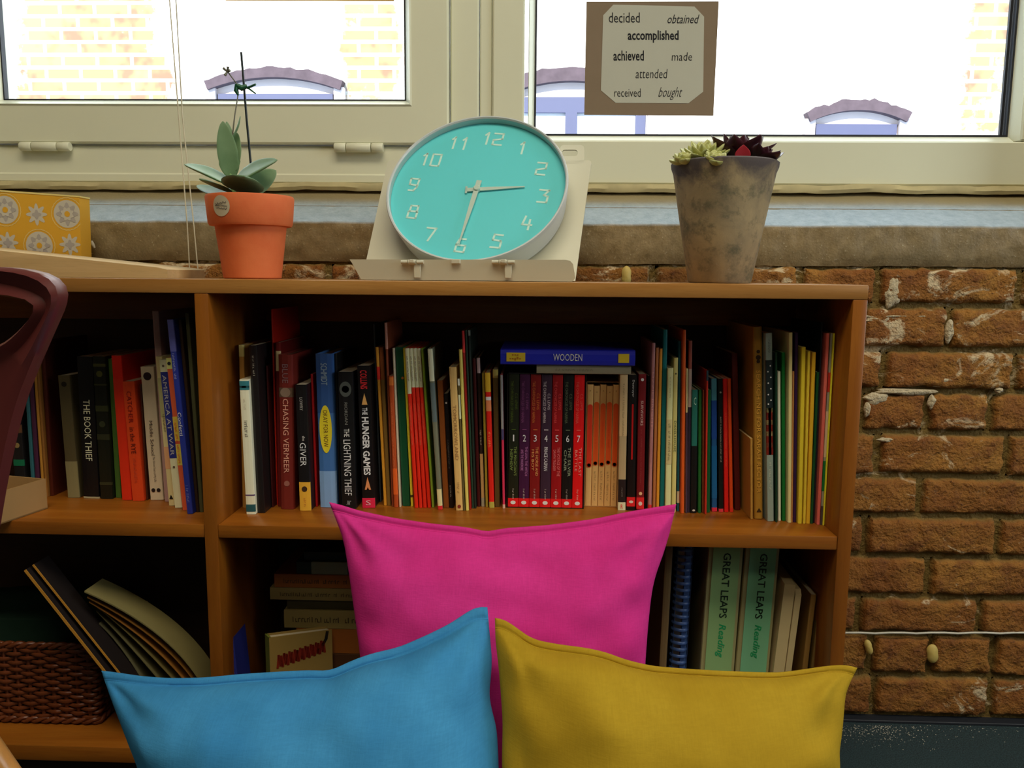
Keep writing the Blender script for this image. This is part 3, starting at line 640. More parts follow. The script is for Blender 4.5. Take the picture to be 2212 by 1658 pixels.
# ledge: tray square to the plate, then a flap hanging down in front
TR = NV*.047
tb = [bl+UV_*.004+VV*.001, br-UV_*.004+VV*.001]
place(MB().prism([tb[0]+NV*.0005, tb[1]+NV*.0005, tb[1]+TR, tb[0]+TR], -VV*.0022).build('tray', m_std, smooth=30), stand)
fe0, fe1 = tb[0]+TR, tb[1]+TR; ed = (fe1-fe0); ed.z = 0; ed.normalize(); fn = Vector((ed.y, -ed.x, 0)); fn = fn if fn.y < 0 else -fn
fP = fe0+fn*.0045
def fp(px_, py_, out=0): return onpl(px_, py_, fP, fn)+fn*out
fl = [fp(780, 604), fp(1236, 609), fp(1243, 600), fp(1238, 570), fp(1232, 563), fp(1222, 561), fp(757, 560), fp(762, 568)]
for p in fl:
    p.z = max(p.z, H+.0008); p += fn*((p.z-H)*.12)
place(MB().prism(fl, -fn*.0022).build('front_flap', m_std, smooth=30), stand)
place(MB().prism([fe0+fn*.006+Vector((0, 0, .0005)), fe1+fn*.006+Vector((0, 0, .0005)), fe1-VV*.0004, fe0-VV*.0004], (0, 0, -.0022)).build('hinge_strip', m_std), stand)
for xa, xb in ((870, 918), (1065, 1114)):
    m = MB(); a, b_ = fp(xa, 566, .007), fp(xb, 566, .007); L = (b_-a).length; ang = math.atan2(ed.y, ed.x); b0_ = Matrix.Translation(a) @ Matrix.Rotation(ang, 4, 'Z')
    for f0, f1, r in ((0, .29, .0026), (.33, .66, .0034), (.7, 1, .0026)):
        m.lathe([(0, L*f0), (r, L*f0), (r, L*f1), (0, L*f1)], 12, b0_ @ Matrix.Rotation(PI/2, 4, 'Y'))
    m.box(L*.40, L*.60, -.004, .004, -.001, .004, .0006, 1, b0_)
    m.box(L*.55, L*.85, .0005, .0025, -.022, -.003, .0006, 1, b0_)
    place(m.build('page_clip', m_std, smooth=40), stand)
a = fp(987, 565, .007); place(MB().box(-.0065, .0065, -.001, .003, -.003, .0035, .0008, 1, Matrix.Translation(a) @ Matrix.Rotation(ang, 4, 'Z')).build('latch_tab', m_std), stand)

# -- turquoise clock
up12 = Vector((.1923, .5349, .8228)); up12 = (up12-NV*up12.dot(NV)).normalized(); BK = -NV; RG = BK.cross(up12); RG = -RG if RG.x < 0 else RG
clock = empty('clock', M=Matrix(((RG.x, BK.x, up12.x, CC.x), (RG.y, BK.y, up12.y, CC.y), (RG.z, BK.z, up12.z, CC.z), (0, 0, 0, 1))))
tag(clock, 'round turquoise clock with a white rim and white numerals, propped on the book stand', 'clock')
RC = .1375
m_rim = plain('pale_grey_plastic', (.56, .58, .56), .35, .5, .02, 5)
MB().lathe([(RC-.0045, .012), (RC-.0045, .002), (RC-.003, 0), (RC-.001, 0), (RC, .002), (RC-.001, .010), (RC-.006, .0445), (RC-.010, .047), (0, .047)], 96, axis='y').build('case', m_rim, clock, smooth=35)
m_face = plain('turquoise_dial', (.15, .72, .78), .5, .3, .03, 3)
MB().lathe([(0, .0125), (RC-.004, .0125), (RC-.004, .0135), (0, .0135)], 96, axis='y').build('dial', m_face, clock)
m_num = plain('pale_numerals', (.74, .92, .84), .5, .3, 0)
SEG = {'0': [[(0, 0), (1, 0), (1, 1), (0, 1), (0, 0)]], '1': [[(.25, .8), (.55, 1), (.55, 0)]], '2': [[(0, 1), (1, 1), (1, .55), (0, .4), (0, 0), (1, 0)]], '3': [[(0, 1), (1, 1), (.55, .58), (1, .5), (1, 0), (0, 0)]],
       '4': [[(.2, 1), (0, .35), (1, .35)], [(.75, .75), (.75, 0)]], '5': [[(1, 1), (.1, 1), (.05, .58), (.9, .55), (1, .45), (1, 0), (0, 0)]], '6': [[(.85, 1), (.2, 1), (0, .55), (0, 0), (1, 0), (1, .5), (0, .5)]],
       '7': [[(0, 1), (1, 1), (.45, 0)]], '8': [[(.08, 1), (.92, 1), (.92, .55), (.08, .55), (.08, 1)], [(.08, .55), (0, .5), (0, 0), (1, 0), (1, .5), (.92, .55)]], '9': [[(1, .45), (.05, .5), (0, 1), (1, 1), (.95, .3), (.7, 0), (.15, 0)]]}
for k in range(1, 13):
    a = math.radians(30*k); cx, cz = .1015*math.sin(a), .1015*math.cos(a); s_ = str(k); hgt = .0225; dw = .0135; adv = .0175
    tot = adv*(len(s_)-1)+dw; m = MB()
    for j, ch in enumerate(s_):
        x0 = cx-tot/2+j*adv
        for pl in SEG[ch]: stroke(m, [(x0+p[0]*dw, cz-hgt/2+p[1]*hgt) for p in pl], .0031, lambda x, z: Vector((x, .0121, z)))
    m.build('numeral', m_num, clock)
m_hand = plain('white_hands', (.62, .66, .58), .35, .5, 0)
def hand(name, ang, L, tail, w0, y, tcross=False):
    a = math.radians(ang); d = Vector((math.sin(a), 0, math.cos(a))); n = Vector((math.cos(a), 0, -math.sin(a)))
    m = MB(); o = Vector((0, y, 0)); m.prism([o-d*tail+n*w0*.55, o-d*tail-n*w0*.55, o+d*L*.25-n*w0/2, o+d*L-n*.0007, o+d*L+n*.0007, o+d*L*.25+n*w0/2], (0, .0012, 0))
    if tcross: m.prism([o-d*tail+n*w0, o-d*tail-n*w0, o-d*(tail-.003)-n*w0, o-d*(tail-.003)+n*w0], (0, .0012, 0))
    m.build(name, m_hand, clock)
hand('hour_hand', 80, .072, .018, .0062, .0095, True); hand('minute_hand', 181, .103, .015, .0072, .0072)
MB().lathe([(0, .005), (.004, .005), (.0052, .0062), (.0052, .0115)], 24, axis='y').build('hub', m_hand, clock, smooth=40)
MB().lathe([(0, .0035), (RC-.004, .0035), (RC-.004, .0045), (0, .0045)], 96, axis='y').build('glass', glass_mat('clock_glass', 1.0, (.97, 1, .99)), clock)

# -- sloping wooden block and yellow patterned box at the left end
ya, yz = .07, .20
wd_l = [at(-330, 506, ya), at(338, 578, ya)]
mb = MB(); x0, x1 = wd_l[0].x, wd_l[1].x; zt0, zt1 = wd_l[0].z, at(338, 577, ya).z; xe = at(362, 600, ya).x
mb.prism([(x0, ya, H+.0003), (xe, ya, H+.0003), (xe, ya, at(362, 582, ya).z), (x1, ya, zt1), (x0, ya, zt0)], (0, yz-ya, 0))
tag(mb.build('wooden_wedge', M_PALE), 'long pale wooden wedge sloping down rightward at the left end of the bookcase', 'wooden wedge')
yb1 = .225
def zw(x): return zt0+(zt1-zt0)*(x-x0)/(x1-x0)
cxr = at(172, 424, yb1).x
bx = empty('patterned_box', (cxr-.06, yb1, H)); tag(bx, 'yellow box with white flower medallions standing behind the wooden wedge', 'box')
m_yel = plain('amber_card', (.74, .40, .035), .6, .3, .06, 15)
cor = [at(-230, 396, yb1), at(171, 424, yb1), at(178, 602, yb1), at(-230, 602, yb1)]
cor[2].z = H+.0004; cor[3].z = H+.0004
place(MB().prism(cor, (0, .03, 0)).build('carton', m_yel), bx)
place(MB().prism([at(-230, 393, yb1-.0006), at(172, 423, yb1-.0006), at(172, 426, yb1-.0006), at(-230, 398, yb1-.0006)], (0, .031, 0)).build('lid_edge', plain('pale_yellow_edge', (.85, .70, .25), .6)), bx)
m_wht = plain('grey_white_print', (.60, .56, .46), .6, .3, .04); m_gry = plain('grey_print', (.44, .40, .36), .6)
def disc(mb, px_, py_, r, y, n=32, lob=0, amp=0, ph=0, ymin=None):
    s_ = (at(px_+1, py_, yb1)-at(px_, py_, yb1)).length; c_ = at(px_, py_, y); vs = [c_]
    for k in range(n):
        a = 2*PI*k/n; q = r*s_*(1+amp*math.cos(lob*a+ph)); p = c_+Vector((math.cos(a)*q, 0, math.sin(a)*q))
        vs.append(p)
    mb.add(vs, [(0, 1+k, 1+(k+1) % n) for k in range(n)])
m_dot = plain('cream_dots', (.8, .6, .2), .6)
def clipx(m): m.v = [Vector((min(v.x, cor[1].x-.0005), v.y, v.z)) for v in m.v]; return m
def sub(m, nm, mt, par): o = clipx(m).build(nm, mt); o.parent = par; return o
for cx, cy in ((11, 453), (145, 462), (85, 530), (-120, 445), (-50, 520)):
    m = MB(); disc(m, cx, cy, 29, yb1-.0004); md = place(clipx(m).build('medallion', m_wht), bx)
    m = MB(); disc(m, cx, cy, 20, yb1-.0008, 48, 8, .22); pt_ = sub(m, 'grey_petals', m_gry, md)
    m = MB(); disc(m, cx, cy, 13, yb1-.0012, 48, 8, .15, PI); sub(m, 'white_petals', m_wht, md)
    m = MB(); disc(m, cx, cy, 6, yb1-.0016); sub(m, 'yellow_centre', m_yel, md)
    m = MB(); q_ = []
    for k in range(48):                               # fine beaded border ring
        a = 2*PI*k/48; rr_ = 33.3+.7*(k % 2); q_.append((a, rr_))
    s_ = (at(cx+1, cy, yb1)-at(cx, cy, yb1)).length; c_ = at(cx, cy, yb1-.0004); n_ = len(q_)
    m.grid([[c_+Vector((math.cos(a)*(r_+d_)*s_, 0, math.sin(a)*(r_+d_)*s_)) for a, r_ in q_] for d_ in (-.8, .8)], True); sub(m, 'dot_border', m_dot, md)
for cx, cy in ((79, 463), (17, 524), (151, 528), (-55, 455)):
    m = MB(); disc(m, cx, cy, 18, yb1-.0004, 64, 8, .28); md = place(clipx(m).build('flower_motif', m_wht), bx)
    m = MB(); disc(m, cx, cy, 8, yb1-.0008, 32, 4, .3); sub(m, 'grey_petals', m_gry, md)

# ================================================================== BOOKS
GB = 1.9                          # printed covers: photograph colour to surface colour
def bcol(c): return tuple(max(.006, v) for v in gain(c, GB))
M_PAGE = plain('book_pages', (.55, .48, .34), .9, .2, .1, 300)
def spine_section(w, dep, t, c):
    o = [(0, dep), (0, c), (c*.35, c*.3), (w*.3, 0), (w*.7, 0), (w-c*.35, c*.3), (w, c), (w, dep)]
    i_ = [(w-t, dep), (w-t, max(c, t*1.2)), (t, max(c, t*1.2)), (t, dep)]
    return o+i_
def make_book(label, X, Y, z, wd, hgt, lean, dep, color, bands=(), text=(), hb=False, name='book', cat='book', group=None, rotx=None, front=None, M=None):
    """book standing with its spine towards -Y; X = left edge at the base; bands: (z0, z1, colour); text: (string, ztop, zbot, share of width, colour, shift, shear)"""
    a = math.atan(lean)
    if M is None:
        M = (Matrix.Translation((X, Y, z)) @ Matrix.Rotation(a, 4, 'Y')) if a <= 0 else (Matrix.Translation((X+wd, Y, z)) @ Matrix.Rotation(a, 4, 'Y') @ Matrix.Translation((-wd, 0, 0)))
    r = empty(name, M=M); tag(r, label, cat, group)
    t = min(.0028 if hb else .0009, wd*.24); c = min(wd*.3, .004 if hb else .0015)
    cm_ = plain('printed_cover', bcol(color), .38, .45, .05, 40)
    sec = spine_section(wd, dep, t, c)
    MB().prism([(x, y, 0) for x, y in sec], (0, 0, hgt)).build('cover', cm_, r)
    g = .0035 if hb else .0004
    MB().box(t, wd-t, max(c, t*1.2)+.0005, dep-(.004 if hb else .0006), g, hgt-g).build('pages', M_PAGE, r)
    for k, (z0, z1, bc_) in enumerate(bands):
        e = .00025; s2 = [(0-e, c+.001), (0-e, c), (c*.35-e, c*.3-e), (wd*.3, -e), (wd*.7, -e), (wd-c*.35+e, c*.3-e), (wd+e, c), (wd+e, c+.001)]
        e2 = [(wd*.7, .0001), (wd*.3, .0001)]
        MB().prism([(x, y, z0*hgt) for x, y in s2+e2], (0, 0, (z1-z0)*hgt)).build('spine_band', plain('printed_cover', bcol(bc_), .38, .45, .05, 40), r)
    for tx in text:
        s_, za, zb_, sh, tc_ = tx[:5]; dx = tx[5] if len(tx) > 5 else 0; shr = tx[6] if len(tx) > 6 else 0; of = tx[7] if len(tx) > 7 else 0
        m = MB()
        if s_ == '@pill':
            hw_ = wd*sh/2; vs = [Vector((wd/2+hw_*math.cos(q), -.0006, hgt*za-hw_+hw_*math.sin(q))) for q in [PI*k/10 for k in range(11)]]+[Vector((wd/2+hw_*math.cos(q), -.0006, hgt*zb_+hw_+hw_*math.sin(q))) for q in [PI+PI*k/10 for k in range(11)]]
            m.prism(vs, (0, .0003, 0)); m.build('spine_badge', plain('printed_cover', bcol(tc_), .4, .4, .05, 40), r); continue
        if s_ == '@oval':
            n = 28; vs = [Vector((wd/2+wd*sh/2*math.cos(2*PI*k/n), -.0006, hgt*(za+zb_)/2+hgt*(za-zb_)/2*math.sin(2*PI*k/n))) for k in range(n)]
            m.prism(vs, (0, .0003, 0)); m.build('spine_badge', plain('printed_cover', bcol(tc_), .4, .4, .05, 40), r); continue
        if s_ == '@dot':
            n = 18; rr_ = wd*sh/2; vs = [Vector((wd*(.5+dx)+rr_*math.cos(2*PI*k/n), -.0006, hgt*za+rr_*math.sin(2*PI*k/n))) for k in range(n)]
            m.prism(vs, (0, .0003, 0)); m.build('spine_emblem', plain('printed_cover', bcol(tc_), .4, .4, .05, 40), r); continue
        if s_ == '@tri':
            m.prism([Vector((wd*(.5-sh/2), -.0006, hgt*zb_)), Vector((wd*(.5+sh/2), -.0006, hgt*zb_)), Vector((wd*.5, -.0006, hgt*za))], (0, .0003, 0)); m.build('spine_emblem', plain('printed_cover', bcol(tc_), .4, .4, .05, 40), r); continue
        if s_ == '@scrib':                           # lettering too small or faint to read
            q = random.Random(int(za*1000)+int(zb_*100)); z = za*hgt; hs = wd*sh
            while z > zb_*hgt:
                lw_ = hs*q.uniform(.25, .55)
                if q.random() > .16:
                    k_ = q.choice((0, 1, 2)); x_ = wd*(.5+dx)
                    m.add([(x_-hs*.42, -.0009, z), (x_+hs*(.45 if k_ == 0 else .2), -.0009, z), (x_+hs*(.45 if k_ == 0 else .2), -.0009, z-lw_*.3), (x_-hs*.42, -.0009, z-lw_*.3)], [(0, 1, 2, 3)])
                    if k_: xx = x_+(hs*.1 if k_ == 1 else -hs*.42); m.add([(xx, -.0009, z-lw_*.3), (xx+hs*.15, -.0009, z-lw_*.3), (xx+hs*.15, -.0009, z-lw_*.9), (xx, -.0009, z-lw_*.9)], [(0, 1, 2, 3)])
                z -= lw_*1.15
            if not m.v: continue
        elif len(s_) == 1 or s_.startswith('='):       # upright
            s_ = s_.lstrip('='); letter(m, s_, (wd*(.5+dx), -.0009, hgt*(za+zb_)/2), (wd*sh, 0, 0), (0, 0, hgt*(za-zb_)), shr, of)
        else: letter(m, s_, (wd*(.5+dx), -.0009, hgt*(za+zb_)/2), (0, 0, -hgt*(za-zb_)), (wd*sh, 0, 0), shr, of)
        m.build('title', plain('spine_lettering', bcol(tc_), .5, .4, 0), r)
    return r
DBG = []
def row(items, zsh, xmin, xmax, group, backs=.250):
    prev = []
    for it in items:
        lab, xtl, xtr, yt, xbl, xbr, yb, col = it[:8]; op = it[8] if len(it) > 8 else {}
        Y = op.get('Y'); 
        if Y is None: Y = atz((xbl+xbr)/2, yb, zsh).y
        Y = min(.16, max(.03, Y)); B, C_ = at(xbl, yb, Y), at(xbr, yb, Y)
        A, D = at(xtl, yt, Y), at(xtr, yt, Y); hgt = A.z-zsh
        wd = max(.0022, ((C_.x-B.x)+(D.x-A.x))/2-.0005); s_ = ((A.x-B.x)+(D.x-C_.x))/2/hgt
        s_ = max(-.14, min(.14, s_)); b0 = B.x; g = .0005
        for rep in range(3):
            for (pb, ps, pw, ph) in prev[-9:]:
                hm = min(hgt, ph); p0 = pb+pw+g-b0; p1 = pb+pw+ps*hm+g-(b0+s_*hm)
                if p1 > p0 and p1 > .0006: s_ = min(.16, s_+(p1-max(p0, 0))/hm*.9); p1 = pb+pw+ps*hm+g-(b0+s_*hm)
                p = max(p0, p1)
                if p > 0: b0 += p; wd = max(op.get('wmin', .0024), wd-p)
        if b0+wd > xmax: b0 = xmax-wd
        if b0 + wd + s_*hgt > xmax: s_ = (xmax-b0-wd)/hgt-.002
        prev.append((b0, s_, wd, hgt)); DBG.append((lab[:40], round((b0-B.x)*1000, 1), round(wd*1000, 1)))
        make_book(lab, b0, Y, zsh+.0003, wd, hgt, s_, min(op.get('dep', .135), backs-Y), col, op.get('bands', ()), op.get('text', ()), op.get('hb', False), group=group)
    return prev
BK_ = (14, 12, 14); CR_ = (196, 170, 120)
# ---- left bay, upper shelf (left to right)
left_row = [
 ('dark multicoloured book standing just behind the cream box in the left bay', 18, 40, 850, 34, 58, 1064, (24, 22, 22), dict(Y=.125, bands=((.62, .70, (90, 60, 40)), (.3, .36, (20, 90, 60))), text=(('@dot', .5, .5, .5, (120, 100, 60)),))),
 ('thin teal booklet behind the cream box, left of the purple one', 52, 60, 812, 68, 77, 1066, (40, 84, 92), dict(Y=.125)),
 ('thin purple booklet behind the cream box, between the teal and yellow ones', 60, 69, 790, 78, 88, 1068, (60, 28, 50), dict(Y=.125)),
 ('thin yellow booklet right beside the cream box', 70, 76, 764, 91, 98, 1078, (150, 105, 40), dict(Y=.125)),
 ('thin tan booklet between the yellow booklet and the dark red-brown one by the cream box', 76, 82, 768, 98, 104, 1078, (120, 80, 35), dict(Y=.125)),
 ('tall dark red-brown book, first to the right of the tan and yellow booklets', 83, 95, 735, 104, 117, 1078, (62, 22, 12), dict(Y=.13)),
 ('olive grey paperback with a cream lower band, left of the thick black novel', 124, 150, 811, 146, 171, 1062, (70, 62, 40), dict(Y=.122, bands=((0, .30, (112, 104, 72)),), text=(('@dot', .93, .93, .45, (30, 24, 16)),))),
 ('thick black novel with a white title reading down, left bay', 165, 200, 770, 180, 214, 1066, BK_, dict(Y=.120, text=(('THE BOOK THIEF', .70, .27, .42, (190, 186, 160)),), bands=((0, .012, (150, 140, 110)),))),
 ('black book with faint olive ornaments, left of the green book', 203, 227, 770, 216, 248, 1070, (18, 20, 12), dict(Y=.119, bands=((.93, .95, (60, 62, 30)), (.80, .81, (50, 52, 28)), (.62, .66, (44, 48, 26)), (.42, .46, (40, 42, 26)), (.1, .12, (44, 46, 28))), text=(('@dot', .88, .88, .5, (70, 72, 34)), ('@dot', .53, .53, .5, (44, 48, 30))))),
 ('green book leaning beside the bright red ones in the left bay', 228, 241, 775, 249, 263, 1075, (58, 88, 34), {}),
 ('taller scarlet book, between the green and the orange-red paperback with a title', 242, 262, 768, 264, 288, 1080, (232, 30, 14), dict(bands=((0, .84, (236, 40, 18)),))),
 ('orange-red paperback with a small dark title, right of the scarlet book', 263, 290, 824, 286, 311, 1082, (226, 60, 24), dict(text=(('CATCHER', .92, .66, .4, (120, 20, 12)), ('in the RYE', .62, .40, .4, (70, 16, 10)), ('@scrib', .36, .16, .3, (160, 60, 40))))),
 ('slim dark brown book between the orange-red paperback and the grey-white one', 300, 305, 830, 313, 322, 1080, (58, 30, 20), dict(Y=.117)),
 ('grey-white paperback with a dark round dot at the top and two dots below', 294, 324, 792, 324, 354, 1080, (176, 164, 138), dict(text=(('@dot', .93, .93, .6, (36, 24, 30)), ('Middle School', .60, .34, .26, (60, 50, 40)), ('The Worst Years of My Life', .33, .14, .22, (70, 60, 50)), ('@dot', .075, .075, .3, (30, 24, 24), -.2), ('@dot', .075, .075, .3, (30, 24, 24), .2)))),
 ('tall mauve-grey book rising behind the cream and blue books, left bay', 324, 343, 672, 355, 366, 1078, (150, 122, 118), dict(Y=.11, text=(('@scrib', .95, .76, .3, (150, 138, 128)),))),
 ('mottled cream paperback with a black triangle at its foot', 318, 336, 770, 363, 378, 1092, (182, 170, 122), dict(bands=((.60, .86, (150, 146, 100)), (.25, .4, (190, 140, 100))), text=(('@tri', .075, .045, .6, (20, 18, 16)), ('@scrib', .62, .50, .4, (80, 74, 50))))),
 ('white-ended book with a wide dark blue spine panel and pale capitals', 339, 358, 777, 377, 393, 1097, (206, 192, 150), dict(bands=((.34, .92, (36, 42, 110)),), text=(('AMERICA AT WAR', .90, .36, .52, (150, 150, 150)), ('@dot', .28, .28, .3, (80, 70, 50)), ('@dot', .96, .96, .3, (90, 80, 60))))),
 ('coral and yellow striped slim paperback, left of the tall blue book', 356, 371, 773, 394, 405, 1102, (222, 80, 48), dict(bands=((.93, 1, (214, 190, 110)), (.46, .62, (216, 160, 60)), (.30, .44, (222, 170, 70))), text=(('@dot', .965, .965, .6, (40, 40, 40)), ('@scrib', .60, .32, .5, (200, 60, 40))))),
 ('tall royal blue slim book with white lettering at mid height, left bay', 360, 374, 690, 404, 417, 1110, (34, 46, 128), dict(bands=((.84, 1, (80, 84, 150)),), text=(('@scrib', .83, .70, .4, (150, 156, 190)), ('Confetti', .53, .41, .6, (206, 206, 206)), ('@scrib', .15, .06, .5, (110, 120, 170))))),
 ('tall dark brown book right of the royal blue one', 378, 392, 690, 419, 428, 1095, (40, 26, 14), dict(Y=.058)),
 ('tall grey-green slim book beside the divider, last in the left bay', 398, 408, 676, 430, 438, 1090, (62, 62, 38), dict(Y=.058)),
]
row(left_row, ZS, -.55, -.0006, 'books on the left upper shelf')
# ---- right bay, upper shelf
NARN = [((22, 26, 14), (70, 86, 30), "THE MAGICIAN'S", 'NEPHEW'), ((52, 18, 48), (110, 60, 100), 'THE LION, THE WITCH', 'AND THE WARDROBE'), ((104, 18, 18), (170, 90, 40), 'THE HORSE AND', 'HIS BOY'), ((46, 30, 44), (170, 160, 160), 'PRINCE CASPIAN', ''),
        ((126, 14, 18), (190, 60, 60), 'THE VOYAGE OF THE', 'DAWN TREADER'), ((14, 14, 14), (84, 92, 70), 'THE SILVER', 'CHAIR'), ((206, 16, 18), (235, 80, 70), 'THE LAST', 'BATTLE')]
NW = ['black', 'dark purple', 'brick red', 'plum grey', 'crimson', 'black', 'bright red']
NX = [(1100, 1119, 1101, 1118), (1121, 1141, 1120, 1138), (1143, 1164, 1140, 1160), (1167, 1188, 1163, 1183), (1190, 1212, 1187, 1208), (1215, 1238, 1212, 1233), (1240, 1259, 1237, 1255)]
NZ = ['one', 'two', 'three', 'four', 'five', 'six', 'seven']
R1 = [
 ('slim gold-topped book at the far left of the right bay', 511, 527, 745, 524, 531, 1105, (150, 110, 50), dict(Y=.085, bands=((.93, 1, (170, 160, 100)),))),
 ('white slim paperback with teal bands at both ends, far left of the right bay', 516, 537, 820, 532, 552, 1111, (196, 184, 160), dict(bands=((.925, .99, (40, 96, 104)), (.94, .955, (20, 30, 40)), (.02, .075, (30, 70, 74)), (.14, .15, (80, 60, 90))), text=(('@scrib', .70, .58, .4, (60, 56, 50), 0, .4), ('@scrib', .86, .78, .3, (150, 140, 120))))),
 ('black book with a tiny white title near its top, right of the white slim one', 530, 554, 746, 553, 569, 1106, (18, 14, 14), dict(Y=.06, text=(('@scrib', .94, .82, .28, (150, 146, 130)),))),
 ('dark maroon slim book left of the tall red one', 555, 568, 790, 570, 580, 1100, (50, 12, 12), dict(Y=.09)),
 ('tall red slim book near the left end of the right bay', 570, 588, 668, 584, 599, 1090, (150, 26, 12), dict(text=(('@scrib', .86, .62, .3, (90, 20, 14)),))),
 ('dark red book with a cream scrap of print at its top, behind the maroon novel', 590, 606, 740, 600, 606, 1080, (84, 16, 14), dict(Y=.095, bands=((.83, .95, (170, 150, 110)),))),
 ('wide maroon novel with a grey badge and faded capitals', 596, 626, 766, 605, 639, 1100, (92, 28, 22), dict(hb=True, bands=((.73, .79, (84, 66, 52)),), text=(('BLUE', .94, .82, .4, (110, 80, 80)), ('@oval', .79, .73, .7, (112, 92, 76)), ('CHASING VERMEER', .72, .24, .38, (180, 130, 110)), ('@dot', .17, .17, .4, (120, 76, 66))))),
 ('black novel with a white title and an orange block at the foot', 636, 662, 831, 648, 671, 1103, (16, 14, 15), dict(bands=((0, .23, (214, 140, 44)),), text=(('LOWRY', .90, .80, .28, (150, 146, 140)), ('the', .60, .56, .25, (170, 166, 160), .1), ('GIVER', .545, .36, .55, (226, 222, 214)), ('@dot', .175, .175, .5, (50, 34, 20)), ('@scrib', .11, .04, .25, (150, 90, 40))))),
 ('slim crimson book between the black novel with the orange foot and the blue novel', 664, 675, 808, 676, 687, 1094, (128, 14, 16), {}),
 ('blue novel with a yellow oval badge on its spine', 682, 718, 764, 691, 730, 1096, (52, 88, 138), dict(hb=True, bands=((.62, 1, (38, 66, 112)), (0, .24, (104, 134, 172))), text=(('SCHMIDT', .94, .80, .36, (130, 146, 150)), ('@oval', .67, .36, .72, (232, 168, 36)), ('OKAY FOR NOW', .64, .40, .26, (96, 66, 24))))),
 ('tall black book standing behind, between the blue novel and the pencil-decorated one', 720, 727, 764, 732, 738, 1080, (14, 13, 13), dict(Y=.105)),
 ('black novel with a grey crest and white small capitals', 728, 762, 803, 738, 769, 1096, (15, 15, 16), dict(Y=.09, text=(('@oval', .93, .82, .8, (66, 70, 66)), ('@oval', .90, .85, .5, (30, 32, 30)), ('RIORDAN', .78, .62, .2, (110, 110, 104)), ('THE', .59, .53, .35, (190, 190, 180)), ('LIGHTNING THIEF', .51, .10, .48, (206, 206, 196)), ('Disney', .06, .03, .35, (160, 160, 160)))) ),
 ('black novel with white block capitals, a red author name and orange pencil tips', 766, 799, 790, 783, 806, 1097, (14, 12, 13), dict(bands=((0, .07, (220, 30, 60)),), text=(('COLLINS', .97, .84, .55, (214, 40, 44), 0, 0, .02), ('@tri', .81, .73, .45, (226, 140, 80)), ('THE', .71, .66, .4, (226, 220, 206), 0, 0, .02), ('HUNGER GAMES', .645, .235, .55, (232, 228, 220), 0, 0, .03), ('@tri', .22, .13, .5, (210, 120, 76)), ('@tri', .15, .13, .2, (20, 16, 16)), ('S', .055, .02, .4, (240, 150, 160))))),
 ('tall blue-grey slim book behind, right of the pencil-decorated black novel', 800, 806, 700, 818, 823, 1085, (50, 58, 66), dict(Y=.13)),
 ('thin orange booklet leaning, first of the slim ones right of the pencil-decorated novel', 811, 818, 750, 829, 836, 1092, (206, 130, 40), dict(bands=((.80, .88, (190, 40, 30)),))),
 ('thin brown and olive booklet right of the thin orange one', 819, 828, 750, 836, 845, 1092, (108, 82, 36), dict(bands=((.8, 1, (120, 64, 26)),))),
 ('tall thin pinkish brown booklet with a pale upper end, by the rust coloured one', 829, 836, 697, 846, 850, 1094, (112, 54, 32), dict(bands=((.86, 1, (176, 128, 110)),))),
 ('rust red slim book with orange flecks, left of the thin grey-white one', 830, 842, 812, 850, 860, 1096, (150, 62, 26), dict(bands=((.93, .99, (226, 100, 40)), (.1, .3, (190, 80, 30))), text=(('@scrib', .8, .3, .35, (190, 110, 70)),))),
 ('thin grey-white booklet between the rust red and dark green books', 840, 845, 752, 861, 868, 1095, (170, 160, 136), {}),
 ('dark green book left of the yellow-edged red and white series', 846, 864, 750, 869, 886, 1093, (14, 66, 40), dict(text=(('@dot', .81, .81, .35, (150, 90, 30), .3),))),
 ('thin yellow book at the left edge of the red and white series', 865, 871, 752, 887, 894, 1094, (218, 178, 44), dict(bands=((.06, .075, (60, 50, 20)),))),
]
for k, (xl, xr, bl_, br_, wt, word) in enumerate(((871, 880, 895, 904, .72, 'first of the four red books with white tops, beside the thin yellow one'), (881, 889, 905, 913, .76, 'second of the four red books with white tops, from the yellow one'), (890, 899, 914, 922, .76, 'third of the four red books with white tops, from the yellow one'), (900, 908, 923, 932, .76, 'last of the four red books with white tops, beside the leaf green one'))):
    R1.append((word, xl, xr, 752, bl_, br_, 1097, (226, 34, 16), dict(bands=((wt, 1, (206, 190, 150)),), text=(('@scrib', .95, .80, .5, (70, 56, 40), 0, .2), ('@scrib', .66, .40, .35, (240, 110, 80))))))
